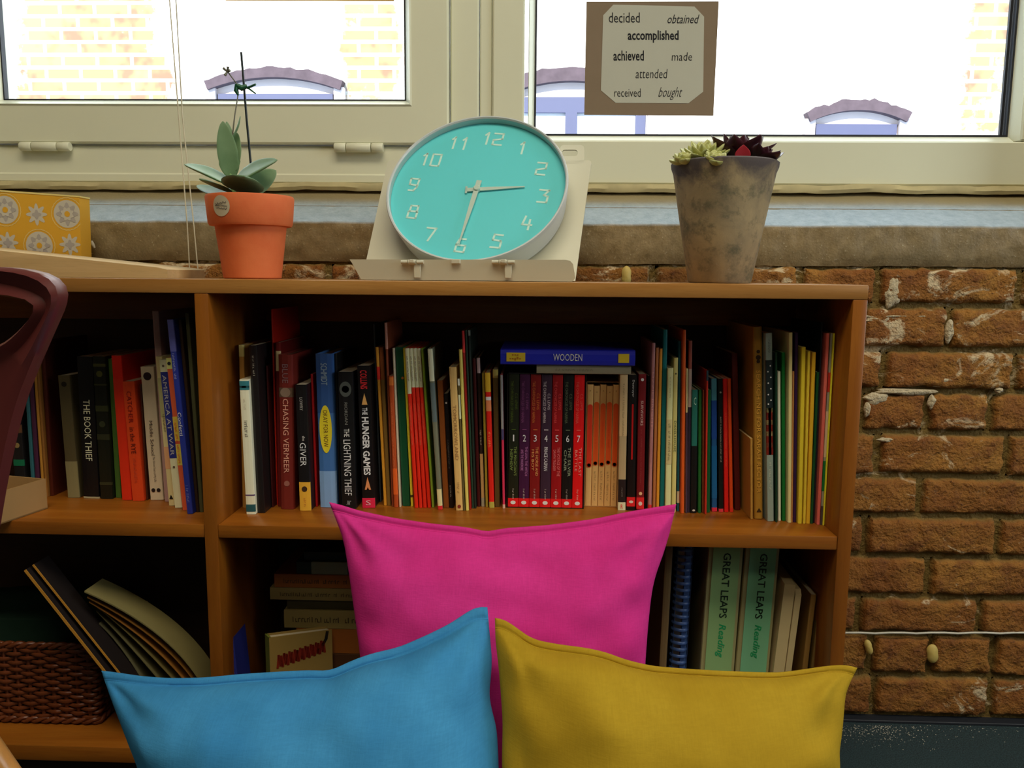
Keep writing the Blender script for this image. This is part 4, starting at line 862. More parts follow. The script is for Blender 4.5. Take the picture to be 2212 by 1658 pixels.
R1 += [
 ('thin leaf green book right of the red and white series', 909, 915, 752, 933, 939, 1096, (110, 138, 40), {}),
 ('grey-green slim book with a white top and a white and red foot label', 922, 934, 752, 946, 955, 1101, (96, 98, 80), dict(bands=((.80, .995, (196, 188, 156)), (.025, .13, (196, 176, 128)), (0, .025, (190, 40, 40)), (.55, .79, (80, 92, 92))))),
 ('plain brown book right of the white-topped grey-green one', 942, 957, 822, 957, 970, 1097, (116, 62, 22), {}),
 ('slim black book with a small white mark, left of the buff paperback', 960, 968, 850, 971, 982, 1097, (16, 12, 12), dict(text=(('@dot', .92, .92, .5, (150, 146, 140)), ('@scrib', .6, .35, .35, (100, 96, 90)), ('@scrib', .2, .1, .35, (150, 146, 140))))),
 ('buff paperback with faded capitals and a dark leaf mark at its foot', 968, 986, 793, 985, 999, 1103, (196, 152, 92), dict(text=(('TOMORROWLAND', .74, .36, .5, (130, 96, 56)), ('@scrib', .20, .13, .4, (120, 84, 44)), ('@dot', .03, .03, .5, (110, 40, 30))))),
 ('slim dark book with a white label at the top, right of the buff paperback', 987, 992, 818, 999, 1005, 1103, (84, 74, 40), dict(bands=((.95, 1, (210, 200, 170)), (.70, .88, (206, 190, 150))))),
 ('tall thin cream-yellow booklet left of the tall red and green slim books', 990, 998, 755, 1006, 1012, 1103, (208, 172, 84), {}),
 ('tall thin red booklet left of the two tall dark green ones', 996, 1003, 714, 1013, 1018, 1100, (124, 20, 18), dict(bands=((.88, 1, (190, 50, 50)),))),
 ('tall thin dark green booklet with grey edges, right beside the tall red one', 1003, 1009, 713, 1019, 1024, 1098, (30, 52, 38), {}),
 ('tall thin blackish green booklet, second right of the tall red one', 1010, 1016, 713, 1024, 1029, 1098, (22, 32, 26), dict(bands=((.97, 1, (110, 120, 110)),))),
 ('dark maroon book right of the tall dark green booklets', 1018, 1028, 775, 1029, 1038, 1094, (58, 10, 10), {}),
 ('slim book black above and tan below with a white slanted title', 1030, 1037, 773, 1040, 1048, 1094, (40, 26, 22), dict(bands=((.06, .36, (170, 132, 84)), (.90, 1, (150, 130, 130)), (0, .06, (140, 130, 110))), text=(('@scrib', .52, .42, .5, (190, 180, 160)),))),
 ('slim olive yellow book left of the red one with an orange top', 1042, 1047, 806, 1049, 1056, 1096, (128, 110, 34), {}),
 ('red paperback with an orange top and white bar, title in orange', 1047, 1059, 805, 1057, 1068, 1097, (208, 28, 18), dict(bands=((.86, 1, (232, 150, 40)), (.80, .825, (226, 210, 190)), (.72, .80, (200, 110, 70)), (0, .045, (150, 140, 60))), text=(('@scrib', .58, .46, .5, (236, 130, 70)),))),
 ('olive dark brown book right of the red paperback with an orange top', 1064, 1076, 798, 1069, 1080, 1095, (74, 62, 30), dict(bands=((.94, 1, (130, 118, 60)),))),
 ('thin booklet grey above and magenta below, left of the black slipcase', 1080, 1086, 810, 1086, 1091, 1098, (176, 40, 70), dict(bands=((.60, 1, (120, 120, 120)), (.52, .60, (60, 56, 90)), (0, .03, (190, 150, 130))))),
]
N0 = len(R1)
prev = row(R1, ZS, T+.001, .881, 'books on the right upper shelf')
# boxed set of seven: slipcase and the seven numbered volumes
YN = .112; zN = ZS+.0012
sx = at(1094, 1096, YN).x; sx = max(sx, prev[-1][0]+prev[-1][2]+.0006); sxr = at(1261, 1096, YN).x; hN = at(1180, 806, YN).z-ZS
case = empty('slipcase', ((sx+sxr)/2, YN, ZS)); tag(case, 'black open-fronted slipcase holding the seven numbered paperbacks', 'slipcase')
m = MB(); m.box(sx, sx+.0012, YN, YN+.134, ZS+.0002, ZS+hN); m.box(sxr-.0012, sxr, YN, YN+.134, ZS+.0002, ZS+hN); m.box(sx, sxr, YN, YN+.134, ZS+hN-.0012, ZS+hN); m.box(sx, sxr, YN, YN+.134, ZS+.0002, ZS+.0012); m.box(sx, sxr, YN+.133, YN+.1342, ZS, ZS+hN)
place(m.build('sleeve', plain('printed_cover', bcol((20, 18, 16)), .38, .45, .05, 40)), case)
x = sx+.0018; hv = hN-.0034; tot = sxr-.0018-x; wv = tot/7
# the first volume stands right of the dark left wall
for k in range(7):
    c_, tc_, t1, t2 = NARN[k]
    tl_ = [('THE CHRONICLES OF NARNIA', .95, .64, .26, tc_, -.18), ('C.S. LEWIS', .86, .74, .24, tc_, .22), ('=-', .592, .586, .4, tc_), (str(k+1), .55, .50, .30 if k else .12, (206, 196, 190)), (t1, .46, .24 if t2 else .28, .26 if t2 else .34, tuple(min(255, int(v*1.15+30)) for v in tc_), .18 if t2 else 0), ('@scrib', .14, .06, .18, (170, 160, 150)), ('@oval', .048, .02, .5, (245, 190, 180))]
    if t2: tl_.insert(5, (t2, .44, .28, .24, tuple(min(255, int(v*1.15+30)) for v in tc_), -.20))
    make_book('%s paperback numbered %s in the boxed set' % (NW[k], NZ[k]), x+.0003, YN+.0004, zN+.0003, wv-.0006, hv, 0, .130, c_, ((0, .066, (226, 22, 24)),), tl_, group='seven numbered paperbacks in the slipcase'); x += wv
# two volumes lying on top of the boxed set
def lying(label, px0, px1, py0, py1, Y, z0, dep, color, hb, bands=(), text=(), grp=None):
    a, b_ = at(px0, py1, Y), at(px1, py1, Y); th_ = at(px0, py0, Y).z-at(px0, py1, Y).z; L = b_.x-a.x
    # local z (book height) runs to the left, local x (thickness) runs up, spine stays towards the room
    M = Matrix(((0, 0, -1, b_.x), (0, 1, 0, Y), (1, 0, 0, z0), (0, 0, 0, 1)))
    r = make_book(label, 0, 0, 0, th_, L, 0, dep, color, bands, text, hb, group=grp, M=M); return r, th_, L
r_, th1, _ = lying('grey paperback lying flat on the boxed set, under the blue volume', 1159, 1363, 786, 804, .105, ZS+hN+.0006, .135, (120, 114, 92), False, text=(('@scrib', .80, .40, .3, (90, 84, 66)),))
zt = ZS+hN+.0006+th1+.0006
r_, th2, L2 = lying('thick blue hardback lying flat on top with two yellow labels', 1081, 1372, 750, 784, .098, zt, .15, (28, 34, 150), True,
   text=())
m = MB(); letter(m, 'WOODEN', (th2*.52, -.0009, L2*.50), (0, 0, -L2*.215), (th2*.44, 0, 0)); m.build('title', plain('spine_lettering', bcol((196, 190, 170)), .5, .4, 0), r_)
for z0, z1 in ((.815, .955), (.045, .125)):
    m = MB(); m.box(th2*.22, th2*.78, -.0006, .001, L2*z0, L2*z1); lb_ = m.build('spine_label', plain('printed_cover', bcol((226, 160, 40)), .4, .4, .05, 40), r_)
    if z0 > .5:
        m = MB(); [m.box(th2*q, th2*(q+.07), -.001, -.0007, L2*(.83+.018*k), L2*(.842+.018*k)) for q, k in ((.60, 2), (.60, 3), (.60, 4), (.36, 1), (.36, 2), (.36, 3), (.36, 4), (.36, 5), (.28, 3), (.44, 2))]; m.build('label_text', plain('spine_lettering', bcol((150, 90, 20)), .5, .4, 0), lb_)
# five cream volumes in a black box
YC = .125
cx0 = sxr+.001; cx1 = at(1334, 1087, YC).x; hC = at(1300, 824, YC).z-ZS
case = empty('slipcase', ((cx0+cx1)/2, YC, ZS)); tag(case, 'dark card slipcase around the five cream books with orange ovals', 'slipcase')
m = MB(); m.box(cx0, cx0+.001, YC, YC+.12, ZS+.0002, ZS+hC); m.box(cx1-.001, cx1, YC, YC+.12, ZS+.0002, ZS+hC); m.box(cx0, cx1, YC, YC+.12, ZS+hC-.001, ZS+hC); m.box(cx0, cx1, YC+.1195, YC+.1205, ZS+.0002, ZS+hC); m.box(cx0, cx1, YC, YC+.12, ZS+.0002, ZS+.001)
place(m.build('sleeve', plain('printed_cover', bcol((150, 110, 66)), .5, .4, .05, 40)), case)
wv = (cx1-cx0-.0028)/5; x = cx0+.0014
for k, (o1, o0, ttl, nw) in enumerate(((.84, .32, '', 'cream book with a red oval, leftmost of the five beside the bright red paperback'), (.87, .34, '@scrib', 'cream book with an orange oval, second of the five from the bright red paperback'), (.85, .33, '@scrib', 'middle one of the five cream books with orange ovals'), (.87, .35, '@scrib', 'cream book with an orange oval, fourth of the five from the bright red paperback'), (.85, .33, '@scrib', 'cream book with an orange oval, last of the five on the right'))):
    tx = [('@pill', o1, o0, .82, (226, 70 if k else 46, 24)), ('@dot', o0+.02, o0+.02, .6, (200, 44, 20)), ('@scrib', o1-.15, o0+.14, .25, (180, 40, 18)), ('@dot', .95, .95, .2, (150, 110, 60))]
    if ttl: tx.append((ttl, .29, .05, .36, (110, 80, 44)))
    make_book(nw, x+.0002, YC+.0004, ZS+.0014, wv-.0005, hC-.006-(.002 if k % 2 else 0), 0, .115, (186, 148, 92), (), tx, group='five cream books with orange ovals'); x += wv
R2 = [
 ('grey and cream paperback with a black block low on its spine, beside the cream set', 1339, 1357, 808, 1335, 1351, 1097, (150, 130, 96), dict(bands=((.55, 1, (172, 148, 108)), (.06, .23, (30, 22, 22)), (0, .06, (196, 180, 146))), text=(('@scrib', .93, .55, .25, (110, 90, 60)), ('@scrib', .17, .1, .2, (120, 110, 100)), ('=R', .045, .012, .3, (200, 40, 30))), Y=.108)),
 ('black paperback with a thin red bar down its spine', 1359, 1378, 810, 1354, 1373, 1096, (16, 12, 12), dict(Y=.108, bands=((.03, .10, (222, 26, 30)),), text=(('Destroyer', .965, .84, .3, (196, 190, 180)), ('@pill', .79, .38, .2, (150, 16, 18)), ('@oval', .075, .055, .5, (240, 170, 160))))),
 ('maroon paperback with white capitals and a red foot label', 1380, 1397, 808, 1375, 1392, 1097, (98, 18, 22), dict(Y=.106, bands=((.015, .10, (222, 30, 34)),), text=(('SURVIVORS', .81, .63, .34, (190, 160, 150)), ('@scrib', .60, .2, .2, (130, 60, 56)), ('@dot', .96, .96, .4, (214, 196, 180)), ('@dot', .13, .13, .45, (190, 150, 110)), ('@oval', .07, .04, .5, (240, 170, 160))))),
 ('slim black book between the maroon paperback and the mauve one', 1399, 1405, 812, 1393, 1398, 1094, (16, 14, 12), dict(Y=.115)),
 ('tall mauve slim book with faint pink capitals', 1407, 1416, 741, 1399, 1409, 1092, (152, 104, 104), dict(Y=.105, text=(('LIZZIE BRIGHT', .83, .50, .5, (180, 130, 126)), ('@scrib', .45, .3, .4, (140, 90, 90))), bands=((0, .04, (210, 40, 40)),))),
 ('thin tan-brown booklet right of the mauve book', 1417, 1424, 751, 1410, 1417, 1090, (150, 92, 50), dict(Y=.105)),
 ('thin orange book left of the teal one', 1425, 1432, 753, 1418, 1425, 1090, (206, 124, 36), dict(Y=.105)),
 ('tall teal slim book left of the two cream ones', 1433, 1443, 712, 1426, 1436, 1090, (14, 92, 94), dict(Y=.105)),
 ('shorter cream book with grey print in the lower half, right of the teal one', 1441, 1454, 795, 1437, 1450, 1098, (200, 186, 134), dict(Y=.10, bands=((.34, .65, (176, 164, 116)),), text=(('@scrib', .62, .36, .5, (110, 100, 66)), ('@scrib', .94, .80, .25, (120, 110, 80))))),
 ('cream-green book with bold dark capitals at mid height', 1454, 1464, 773, 1451, 1461, 1098, (178, 170, 104), dict(Y=.10, text=(('DISSELHOUSE', .60, .40, .5, (60, 66, 40)), ('@dot', .9, .9, .4, (70, 66, 40))))),
 ('tall slim teal-blue book between the cream-green and orange-red ones', 1466, 1472, 737, 1462, 1468, 1104, (26, 86, 100), dict(bands=((.05, .12, (190, 180, 150)),))),
 ('tall orange-red thin book in the middle of the right group', 1475, 1481, 713, 1470, 1481, 1109, (230, 76, 24), {}),
 ('short thin cream booklet right of the tall orange-red one', 1482, 1486, 796, 1481, 1484, 1108, (200, 180, 130), dict(bands=((0, .7, (60, 44, 60)),))),
 ('tall thin book pinkish brown above and dark purple below', 1488, 1496, 736, 1484, 1491, 1107, (42, 32, 48), dict(bands=((.84, 1, (128, 66, 54)), (.62, .84, (150, 130, 120))))),
 ('book with a teal upper half and a black lower half', 1496, 1508, 842, 1492, 1507, 1098, (30, 92, 82), dict(Y=.10, bands=((0, .55, (16, 14, 14)),), text=(('=C', .94, .88, .4, (150, 180, 160)), ('@oval', .03, .015, .5, (170, 160, 150))))),
 ('green slim book right of the teal and black one', 1510, 1517, 842, 1508, 1516, 1108, (28, 84, 36), {}),
 ('thin brown booklet between the two green slim books', 1518, 1522, 842, 1517, 1521, 1108, (110, 56, 28), {}),
 ('thin book with a red top showing above the dark green one', 1523, 1527, 800, 1520, 1524, 1090, (170, 44, 30), dict(Y=.095, bands=((.93, 1, (40, 60, 70)),))),
 ('dark green slim book left of the blue one', 1526, 1535, 842, 1525, 1535, 1107, (10, 76, 40), {}),
 ('bright blue book left of the black one with white print', 1537, 1549, 818, 1538, 1550, 1105, (26, 72, 122), dict(bands=((.84, 1, (60, 120, 140)), (.55, .84, (24, 60, 130)), (.1, .5, (20, 80, 130)), (0, .03, (200, 40, 60))))),
 ('slim black book with tiny white print, between the blue and red ones', 1551, 1562, 818, 1553, 1563, 1106, (12, 20, 20), dict(text=(('@scrib', .72, .38, .3, (160, 160, 150)), ('@dot', .9, .9, .4, (140, 140, 130))), bands=((0, .025, (210, 50, 60)),))),
 ('red slim book with a faint orange title, right of the black one', 1563, 1572, 818, 1565, 1576, 1106, (226, 24, 20), dict(text=(('@scrib', .75, .35, .4, (240, 90, 60)),))),
 ('orange-red slim book, right end of the short group', 1573, 1580, 818, 1577, 1586, 1106, (232, 62, 20), dict(bands=((0, .03, (200, 40, 30)),))),
 ('dark red large book standing deeper, right of the orange-red slim one', 1580, 1594, 763, 1588, 1600, 1095, (70, 16, 14), dict(Y=.12)),
 ('short thin tan booklet beside the large tan hardback', 1621, 1627, 947, 1622, 1628, 1110, (150, 112, 50), dict(Y=.075)),
 ('large tan-gold hardback with embossed capitals and a dark figure near its top', 1629, 1648, 706, 1630, 1651, 1121, (138, 100, 34), dict(hb=True, dep=.17, text=(('SEARCHING FOR SARAH RECTOR', .78, .14, .45, (176, 130, 52)), ('@dot', .875, .875, .4, (50, 34, 18)), ('@dot', .845, .845, .55, (50, 34, 18)), ('@dot', .825, .825, .4, (50, 34, 18)), ('@tri', .058, .037, .6, (50, 34, 18))))),
 ('grey-blue book with a stars and stripes panel on its spine', 1652, 1669, 719, 1658, 1671, 1126, (120, 134, 126), dict(wmin=.009, bands=((.36, .86, (24, 32, 34)), (.36, .60, (170, 50, 36)), (.40, .425, (206, 176, 120)), (.46, .485, (206, 176, 120)), (.52, .545, (206, 176, 120)), (.585, .61, (216, 190, 120))), text=tuple(('@dot', z_, z_, .22, (220, 216, 206), dx_) for z_, dx_ in ((.83, .15), (.80, -.22), (.77, .2), (.74, -.2), (.71, .2), (.68, -.2), (.65, .2), (.63, -.2)))+(('@scrib', .98, .90, .4, (86, 96, 92)), ('@scrib', .32, .17, .4, (160, 166, 150))))),
 ('thin dark green booklet right of the stars and stripes book', 1674, 1680, 761, 1676, 1680, 1120, (18, 50, 34), dict(Y=.062)),
 ('thin white book left of the bright green one', 1680, 1687, 802, 1681, 1688, 1125, (206, 196, 166), {}),
 ('bright green book left of the tall cream one', 1688, 1697, 761, 1690, 1697, 1125, (14, 92, 36), {}),
 ('tall cream book between the bright green and the dark purple ones', 1700, 1711, 718, 1698, 1707, 1129, (206, 176, 122), dict(wmin=.005)),
 ('thin tan booklet between the tall cream and the dark purple book', 1712, 1714, 802, 1708, 1711, 1128, (150, 104, 56), {}),
 ('tall dark purple slim book left of the yellow ones', 1715, 1725, 718, 1712, 1720, 1128, (40, 18, 52), {}),
 ('tallest of the three yellow slim books, beside the dark purple one', 1732, 1742, 750, 1724, 1733, 1131, (214, 166, 42), {}),
 ('middle one of the three yellow slim books on the right', 1745, 1752, 759, 1735, 1741, 1131, (216, 164, 48), {}),
 ('orange-yellow one of the three yellow slim books, beside the dark green one', 1753, 1764, 761, 1742, 1749, 1131, (224, 146, 34), {}),
 ('dark green slim book left of the tall pink one', 1764, 1771, 804, 1750, 1757, 1131, (14, 62, 32), {}),
 ('tall dark navy slim book behind the pink one', 1774, 1777, 697, 1757, 1759, 1115, (22, 26, 34), dict(Y=.062)),
 ('tall pink slim book near the right side panel', 1780, 1790, 720, 1760, 1768, 1133, (206, 88, 78), dict(wmin=.0045)),
 ('thin grey magazine with red, white and green patches, second from the right side panel', 1791, 1798, 720, 1769, 1775, 1133, (120, 118, 104), dict(wmin=.003, bands=((.7, .8, (150, 40, 30)), (.36, .6, (170, 150, 120)), (.18, .34, (14, 90, 40)), (.0, .1, (60, 50, 50))))),
 ('thin yellow-edged magazine against the right side panel', 1799, 1804, 720, 1776, 1781, 1134, (220, 180, 40), {}),
]
prev = row(R2, ZS, cx1+.001, .8805, 'books on the right upper shelf')

# ================================================================== LOWER SHELVES
# ---- right bay: binders and folders standing behind the yellow cushion
def binder(label, X0_, X1_, Y, hgt, lean, green, dep=.2):
    wd = X1_-X0_; a = math.atan(lean); M = Matrix.Translation((X0_, Y, ZB+.0004)) @ (Matrix.Rotation(a, 4, 'Y') if a < 0 else Matrix.Translation((wd, 0, 0)) @ Matrix.Rotation(a, 4, 'Y') @ Matrix.Translation((-wd, 0, 0)))
    r = empty('ring_binder', M=M); tag(r, label, 'binder', 'green and white reading binders')
    vin = plain('binder_vinyl', bcol((126, 120, 82)), .3, .5, .05, 20)
    sec = spine_section(wd, min(dep, .252-Y), .003, .003); MB().prism([(x, y, 0) for x, y in sec], (0, 0, hgt)).build('cover', vin, r)
    MB().box(.006, wd-.006, .02, min(dep, .252-Y)-.012, .008, hgt-.012).build('pages', M_PAGE, r)
    lb_ = MB().box(wd*.13, wd*.90, -.0008, .0001, hgt*.03, hgt*.99).build('spine_insert', plain('printed_cover', bcol(green), .4, .4, .08, 12), r)
    m = MB(); letter(m, 'GREAT LEAPS', (wd*.54, -.0013, hgt*.755), (0, 0, -hgt*.315), (wd*.22, 0, 0), 0, .012); m.build('title', plain('spine_lettering', bcol((14, 30, 18)), .5, .4, 0), lb_)
    m = MB(); letter(m, 'Reading', (wd*.52, -.0013, hgt*.485), (0, 0, -hgt*.165), (wd*.26, 0, 0), .25, .012); m.build('subtitle', plain('spine_lettering', bcol((20, 120, 70)), .5, .4, 0), lb_)
    return r
YBn = .07
hB = ZS-T-ZB-.004
def bx_(px_, py_, Y): return at(px_, py_, Y).x
binder('left one of the two green and white reading binders, beside the blue spiral book', bx_(1507, 1470, YBn), bx_(1581, 1470, YBn), YBn, hB, .028, (110, 140, 92))
binder('right one of the two green and white reading binders, beside the white folder box', bx_(1582.5, 1470, YBn), bx_(1655, 1470, YBn), YBn, hB, .034, (96, 148, 112))
# white folder box with a cut corner
M = Matrix.Translation((bx_(1658, 1470, .06), .06, ZB+.0004))
fbx = empty('magazine_file', M=M @ Matrix.Rotation(math.radians(4.0), 4, 'Y')); tag(fbx, 'white card folder box with a cut-off top corner, right of the reading binders', 'magazine file')
hf = at(1700, 1258, .06).z-ZB; wf = bx_(1716, 1260, .06)-bx_(1684, 1260, .06)+.004
m_wc = plain('white_card', bcol((160, 146, 108)), .6, .3, .05, 20)
MB().prism([(0, 0, .002), (0, 0, hf-.002), (0, .02, hf), (0, .17, hf), (0, .17, .002)], (wf*.62, 0, 0)).build('body', m_wc, fbx)
MB().prism([(wf*.66, -.002, .004), (wf*.66, -.002, hf-.016), (wf*.66, .004, hf-.009), (wf*.66, .17, hf-.006), (wf*.66, .17, .004)], (wf*.34, 0, 0)).build('flap', m_wc, fbx)
make_book('thin tan folder between the white folder box and the side panel', bx_(1722, 1470, .06), .06, ZB+.0004, .008, at(1740, 1284, .06).z-ZB, .055, .17, (112, 84, 40), name='folder', cat='folder', group='folders at the right end')
make_book('thin dark olive folder nearest the right side panel, lower shelf', bx_(1741, 1470, .06), .06, ZB+.0004, .005, at(1755, 1286, .06).z-ZB, .055, .17, (90, 70, 34), name='folder', cat='folder', group='folders at the right end')
make_book('plain brown slim binder behind the pink cushion edge, left of the blue spiral book', bx_(1420, 1470, .075), .075, ZB+.0004, .011, hB, .018, .17, (96, 76, 48))
# blue spiral bound book
xs_ = bx_(1446, 1470, .08); wS = bx_(1481, 1470, .08)-xs_
spb = empty('spiral_book', M=Matrix.Translation((xs_, .08, ZB+.0004)) @ Matrix.Translation((wS, 0, 0)) @ Matrix.Rotation(math.radians(1), 4, 'Y') @ Matrix.Translation((-wS, 0, 0))); tag(spb, 'thick blue comb-bound book standing left of the green and white binders', 'book')
m_blu = plain('blue_plastic', bcol((44, 66, 110)), .35, .5, .05, 20)
MB().box(wS*.1, wS*.95, .012, .17, .004, hB-.006).build('pages', M_PAGE, spb)
m = MB(); m.box(wS*.05, wS*.10, .006, .172, 0, hB-.002); m.box(wS*.95, wS, .006, .172, 0, hB-.002); m.build('cover', plain('printed_cover', bcol((34, 48, 84)), .4, .4, .05, 20), spb)
m = MB(); n = 30
for k in range(n):
    z = .006+(hB-.016)*k/(n-1); m.tube([Vector((wS*(.5-.46*math.cos(a)), .014-.013*math.sin(a), z+.002*math.sin(a))) for a in [PI*i/10 for i in range(11)]], .0026, 6)
m.box(wS*.55, wS*.9, .004, .012, .004, hB-.006); m.build('comb_binding', m_blu, spb, smooth=60)

# ---- right bay, left part: lying pile, leaning box book, blue slim book
YL = .11
pile = [ # label, x0, ytop, ybot, colour
 ('thick orange-brown book at the bottom of the lying pile, beside the pink cushion', 640, 1356, 1410, (118, 66, 22), ()),
 ('cream textbook lying second from the bottom of the pile behind the pink cushion', 613, 1317, 1344, (118, 104, 60), ('@scrib',)),
 ('stack of dark pages lying between the two cream textbooks', 618, 1296, 1316, (48, 42, 20), ()),
 ('cream textbook lying right under the orange-brown upper book of the pile', 583, 1269, 1295, (112, 98, 58), ('@scrib',)),
 ('orange-brown textbook lying on the upper cream textbook', 592, 1239, 1268, (118, 68, 24), ('@scrib',)),
 ('dark green book with a grey-white label lying near the top of the pile', 640, 1212, 1237, (26, 40, 34), ()),
 ('black book lying topmost on the pile under the middle shelf', 655, 1192, 1211, (20, 24, 20), ())]
zc = ZB+.0004
# a low dark carton carries the pile
tops = [at(640, p[2], YL).z for p in pile]
m = MB(); zb_ = at(640, pile[0][3], YL).z
xr = bx_(900, 1350, YL)
crt = empty('carton', ((bx_(650, 1400, YL)+xr)/2, YL+.06, ZB)); tag(crt, 'dark brown carton under the lying pile of textbooks, mostly behind the pink cushion', 'carton')
place(MB().box(bx_(650, 1400, YL), xr, YL+.002, .24, ZB+.0003, zb_, .002).build('box', plain('dark_card', bcol((60, 36, 18)), .8, .2, .05)), crt)
place(MB().box(bx_(650, 1400, YL)-.002, xr+.002, YL, .242, zb_-.03, zb_+.0005, .001).build('lid', plain('dark_card', bcol((60, 36, 18)), .8, .2, .05)), crt)
zc = zb_+.001
for k, (lab, x0, yt, ybt, cl, tx) in enumerate(pile):
    zt = at(640, yt, YL).z; th_ = zt-zc-.0005; xl = bx_(x0, yt, YL); L = xr-.01*(k % 3)-xl
    M = Matrix(((0, 0, -1, xl+L), (0, 1, 0, YL+(.004 if k in (2, 6) else 0)), (1, 0, 0, zc), (0, 0, 0, 1)))
    bd = ((.52, .86, (110, 124, 108)),) if k == 5 else ()
    b_ = make_book(lab, 0, 0, 0, th_, L, 0, .13, cl, bd, (('@scrib', .93, .30, .35, (50, 40, 24)),) if tx else (), False, group='textbooks lying in a pile', M=M); zc = zt
# boxed workbook standing at an angle in front of the pile
Ybk = .065; a0, a1_ = at(566, 1470, Ybk), at(584, 1470, Ybk)
hW = at(590, 1378, Ybk).z-ZB
wk = empty('book', M=Matrix.Translation((at(566, 1470, Ybk).x, Ybk, ZB+.0004)) @ Matrix.Rotation(math.radians(52), 4, 'Z')); tag(wk, 'tan workbook with red scrawled print standing at an angle before the lying pile', 'book')
th_ = .026; wW = .115
m_tan = plain('printed_cover', bcol((112, 92, 46)), .5, .4, .15, 12)
# front board faces the room on the right: runs along local x
wk.matrix_world = Matrix.Translation((at(566, 1470, Ybk).x, Ybk, ZB+.0004)) @ Matrix.Rotation(math.radians(-8), 4, 'Z')
sw = at(584, 1400, Ybk).x-at(566, 1400, Ybk).x; cw = (at(700, 1400, Ybk).x-at(584, 1400, Ybk).x)
E1 = Vector((sw, -.012, 0)); p0 = Vector((0, .014, 0)); p1 = p0+E1; E2 = Vector((cw*1.0, .045, 0)); p2 = p1+E2; p3 = p0+E2
up_v = Vector((0, 0, hW))
MB().prism([p0, p1, p1+Vector((.002, .003, 0)), p0+Vector((.002, .003, 0))], up_v).build('spine', plain('printed_cover', bcol((82, 88, 30)), .5, .4, .1, 20), wk)
nrm = Vector((E2.y, -E2.x, 0)).normalized()
MB().prism([p1, p2, p2-nrm*.002, p1-nrm*.002], up_v).build('front_cover', m_tan, wk)
MB().prism([p0+Vector((.001, .001, 0)), p3, p3+nrm*.002, p0+Vector((.001, .001, 0))+nrm*.002], up_v).build('back_cover', m_tan, wk)
MB().prism([p0+Vector((.004, .002, .002)), p1+Vector((.003, .004, .002)), p2-nrm*.003-E2*.01+Vector((0, 0, .002)), p3+nrm*.003-E2*.01+Vector((0, 0, .002))], (0, 0, hW-.005)).build('pages', M_PAGE, wk)
m = MB(); q = random.Random(3)
def onc(u, v): return p1+E2*u+Vector((0, 0, hW*v))+nrm*.0006
for k in range(9):
    u = .12+k*.085; v = .66+.012*k; pts = [(u, v), (u+.02, v+.13), (u+.045, v+.02), (u+.06, v+.12), (u+.075, v+.01)]
    stroke(m, [(a*cw, b_*hW) for a, b_ in pts], .003, lambda x, z: onc(x/cw, z/hW))
m.build('red_scrawl', plain('printed_cover', bcol((96, 24, 12)), .5, .4, .05), wk)
m = MB(); stroke(m, [(a*cw, b_*hW) for a, b_ in ((.80, .80), (.85, .85), (.90, .91), (.92, .98))], .004, lambda x, z: onc(x/cw, z/hW)); m.build('dark_mark', plain('printed_cover', bcol((24, 20, 14)), .5, .4, .05), wk)
make_book('slim dark blue book with white print leaning beside the divider on the lower shelf', bx_(508, 1470, .04), .04, ZB+.0004, .010, at(503, 1356, .04).z-ZB, -.07, .05, (30, 36, 104), (), (('@scrib', .93, .42, .5, (110, 116, 160)), ('@scrib', .26, .1, .6, (130, 136, 170))))
make_book('dark book with a pale curved patch, right of the slim dark blue one', bx_(533, 1470, .12), .12, ZB+.0004, .012, at(528, 1352, .12).z-ZB, -.04, .10, (24, 26, 20), (), (('@oval', .98, .62, .55, (90, 92, 70)), ('@oval', .4, .3, .5, (60, 64, 44))))

# ---- left bay: wicker basket, boards and a fan of papers
m_wick = plain('wicker', (.15, .036, .009), .4, .5, .35, 40)
YK = .06; kx1 = bx_(212, 1500, YK); kx0 = -.46; kz0 = ZB; kz1 = at(150, 1392, YK).z
bk = empty('wicker_basket', ((kx0+kx1)/2, YK+.08, ZB)); tag(bk, 'reddish brown wicker basket on the lower left shelf', 'basket')
m = MB(); nr = 19; cxs, cys = (kx0+kx1)/2, YK+.08; hx, hy = (kx1-kx0)/2, .08
def bper(s_, off=0, fl=1.0):      # rounded rectangle perimeter
    L = [(-hx, -hy), (hx, -hy), (hx, hy), (-hx, hy)]; tot = 4*(hx+hy); d = (s_ % 1)*tot
    for i in range(4):
        a, b_ = Vector(L[i]), Vector(L[(i+1) % 4]); l = (b_-a).length
        if d <= l:
            p = a.lerp(b_, d/l); n = Vector(((b_-a).y, -(b_-a).x)).normalized(); return Vector((cxs+p.x*fl+n.x*off, cys+p.y*fl+n.y*off))
        d -= l
ns = 44
for r in range(nr):
    z = kz0+.006+(kz1-kz0-.016)*r/(nr-1); fl = .96+.04*r/(nr-1); pts = []
    for k in range(ns*4+1):
        s_ = k/(ns*4); o = .0028*math.cos(PI*(k/4)*1.0*1+PI*(r % 2))*1.0; p = bper(s_*.9999, o+.001, fl); pts.append(Vector((p.x, p.y, z+.0012*math.sin(k*.31+r))))
    m.tube(pts, .0030, 6, False)
place(m.build('weave', m_wick, smooth=60), bk)
m = MB()
for k in range(ns):
    a = bper(k/ns, 0, .96); b_ = bper(k/ns, 0, 1.0); m.tube([Vector((a.x, a.y, kz0+.002)), Vector((b_.x, b_.y, kz1))], .0032, 6)
place(m.build('stakes', m_wick, smooth=60), bk)
m = MB()
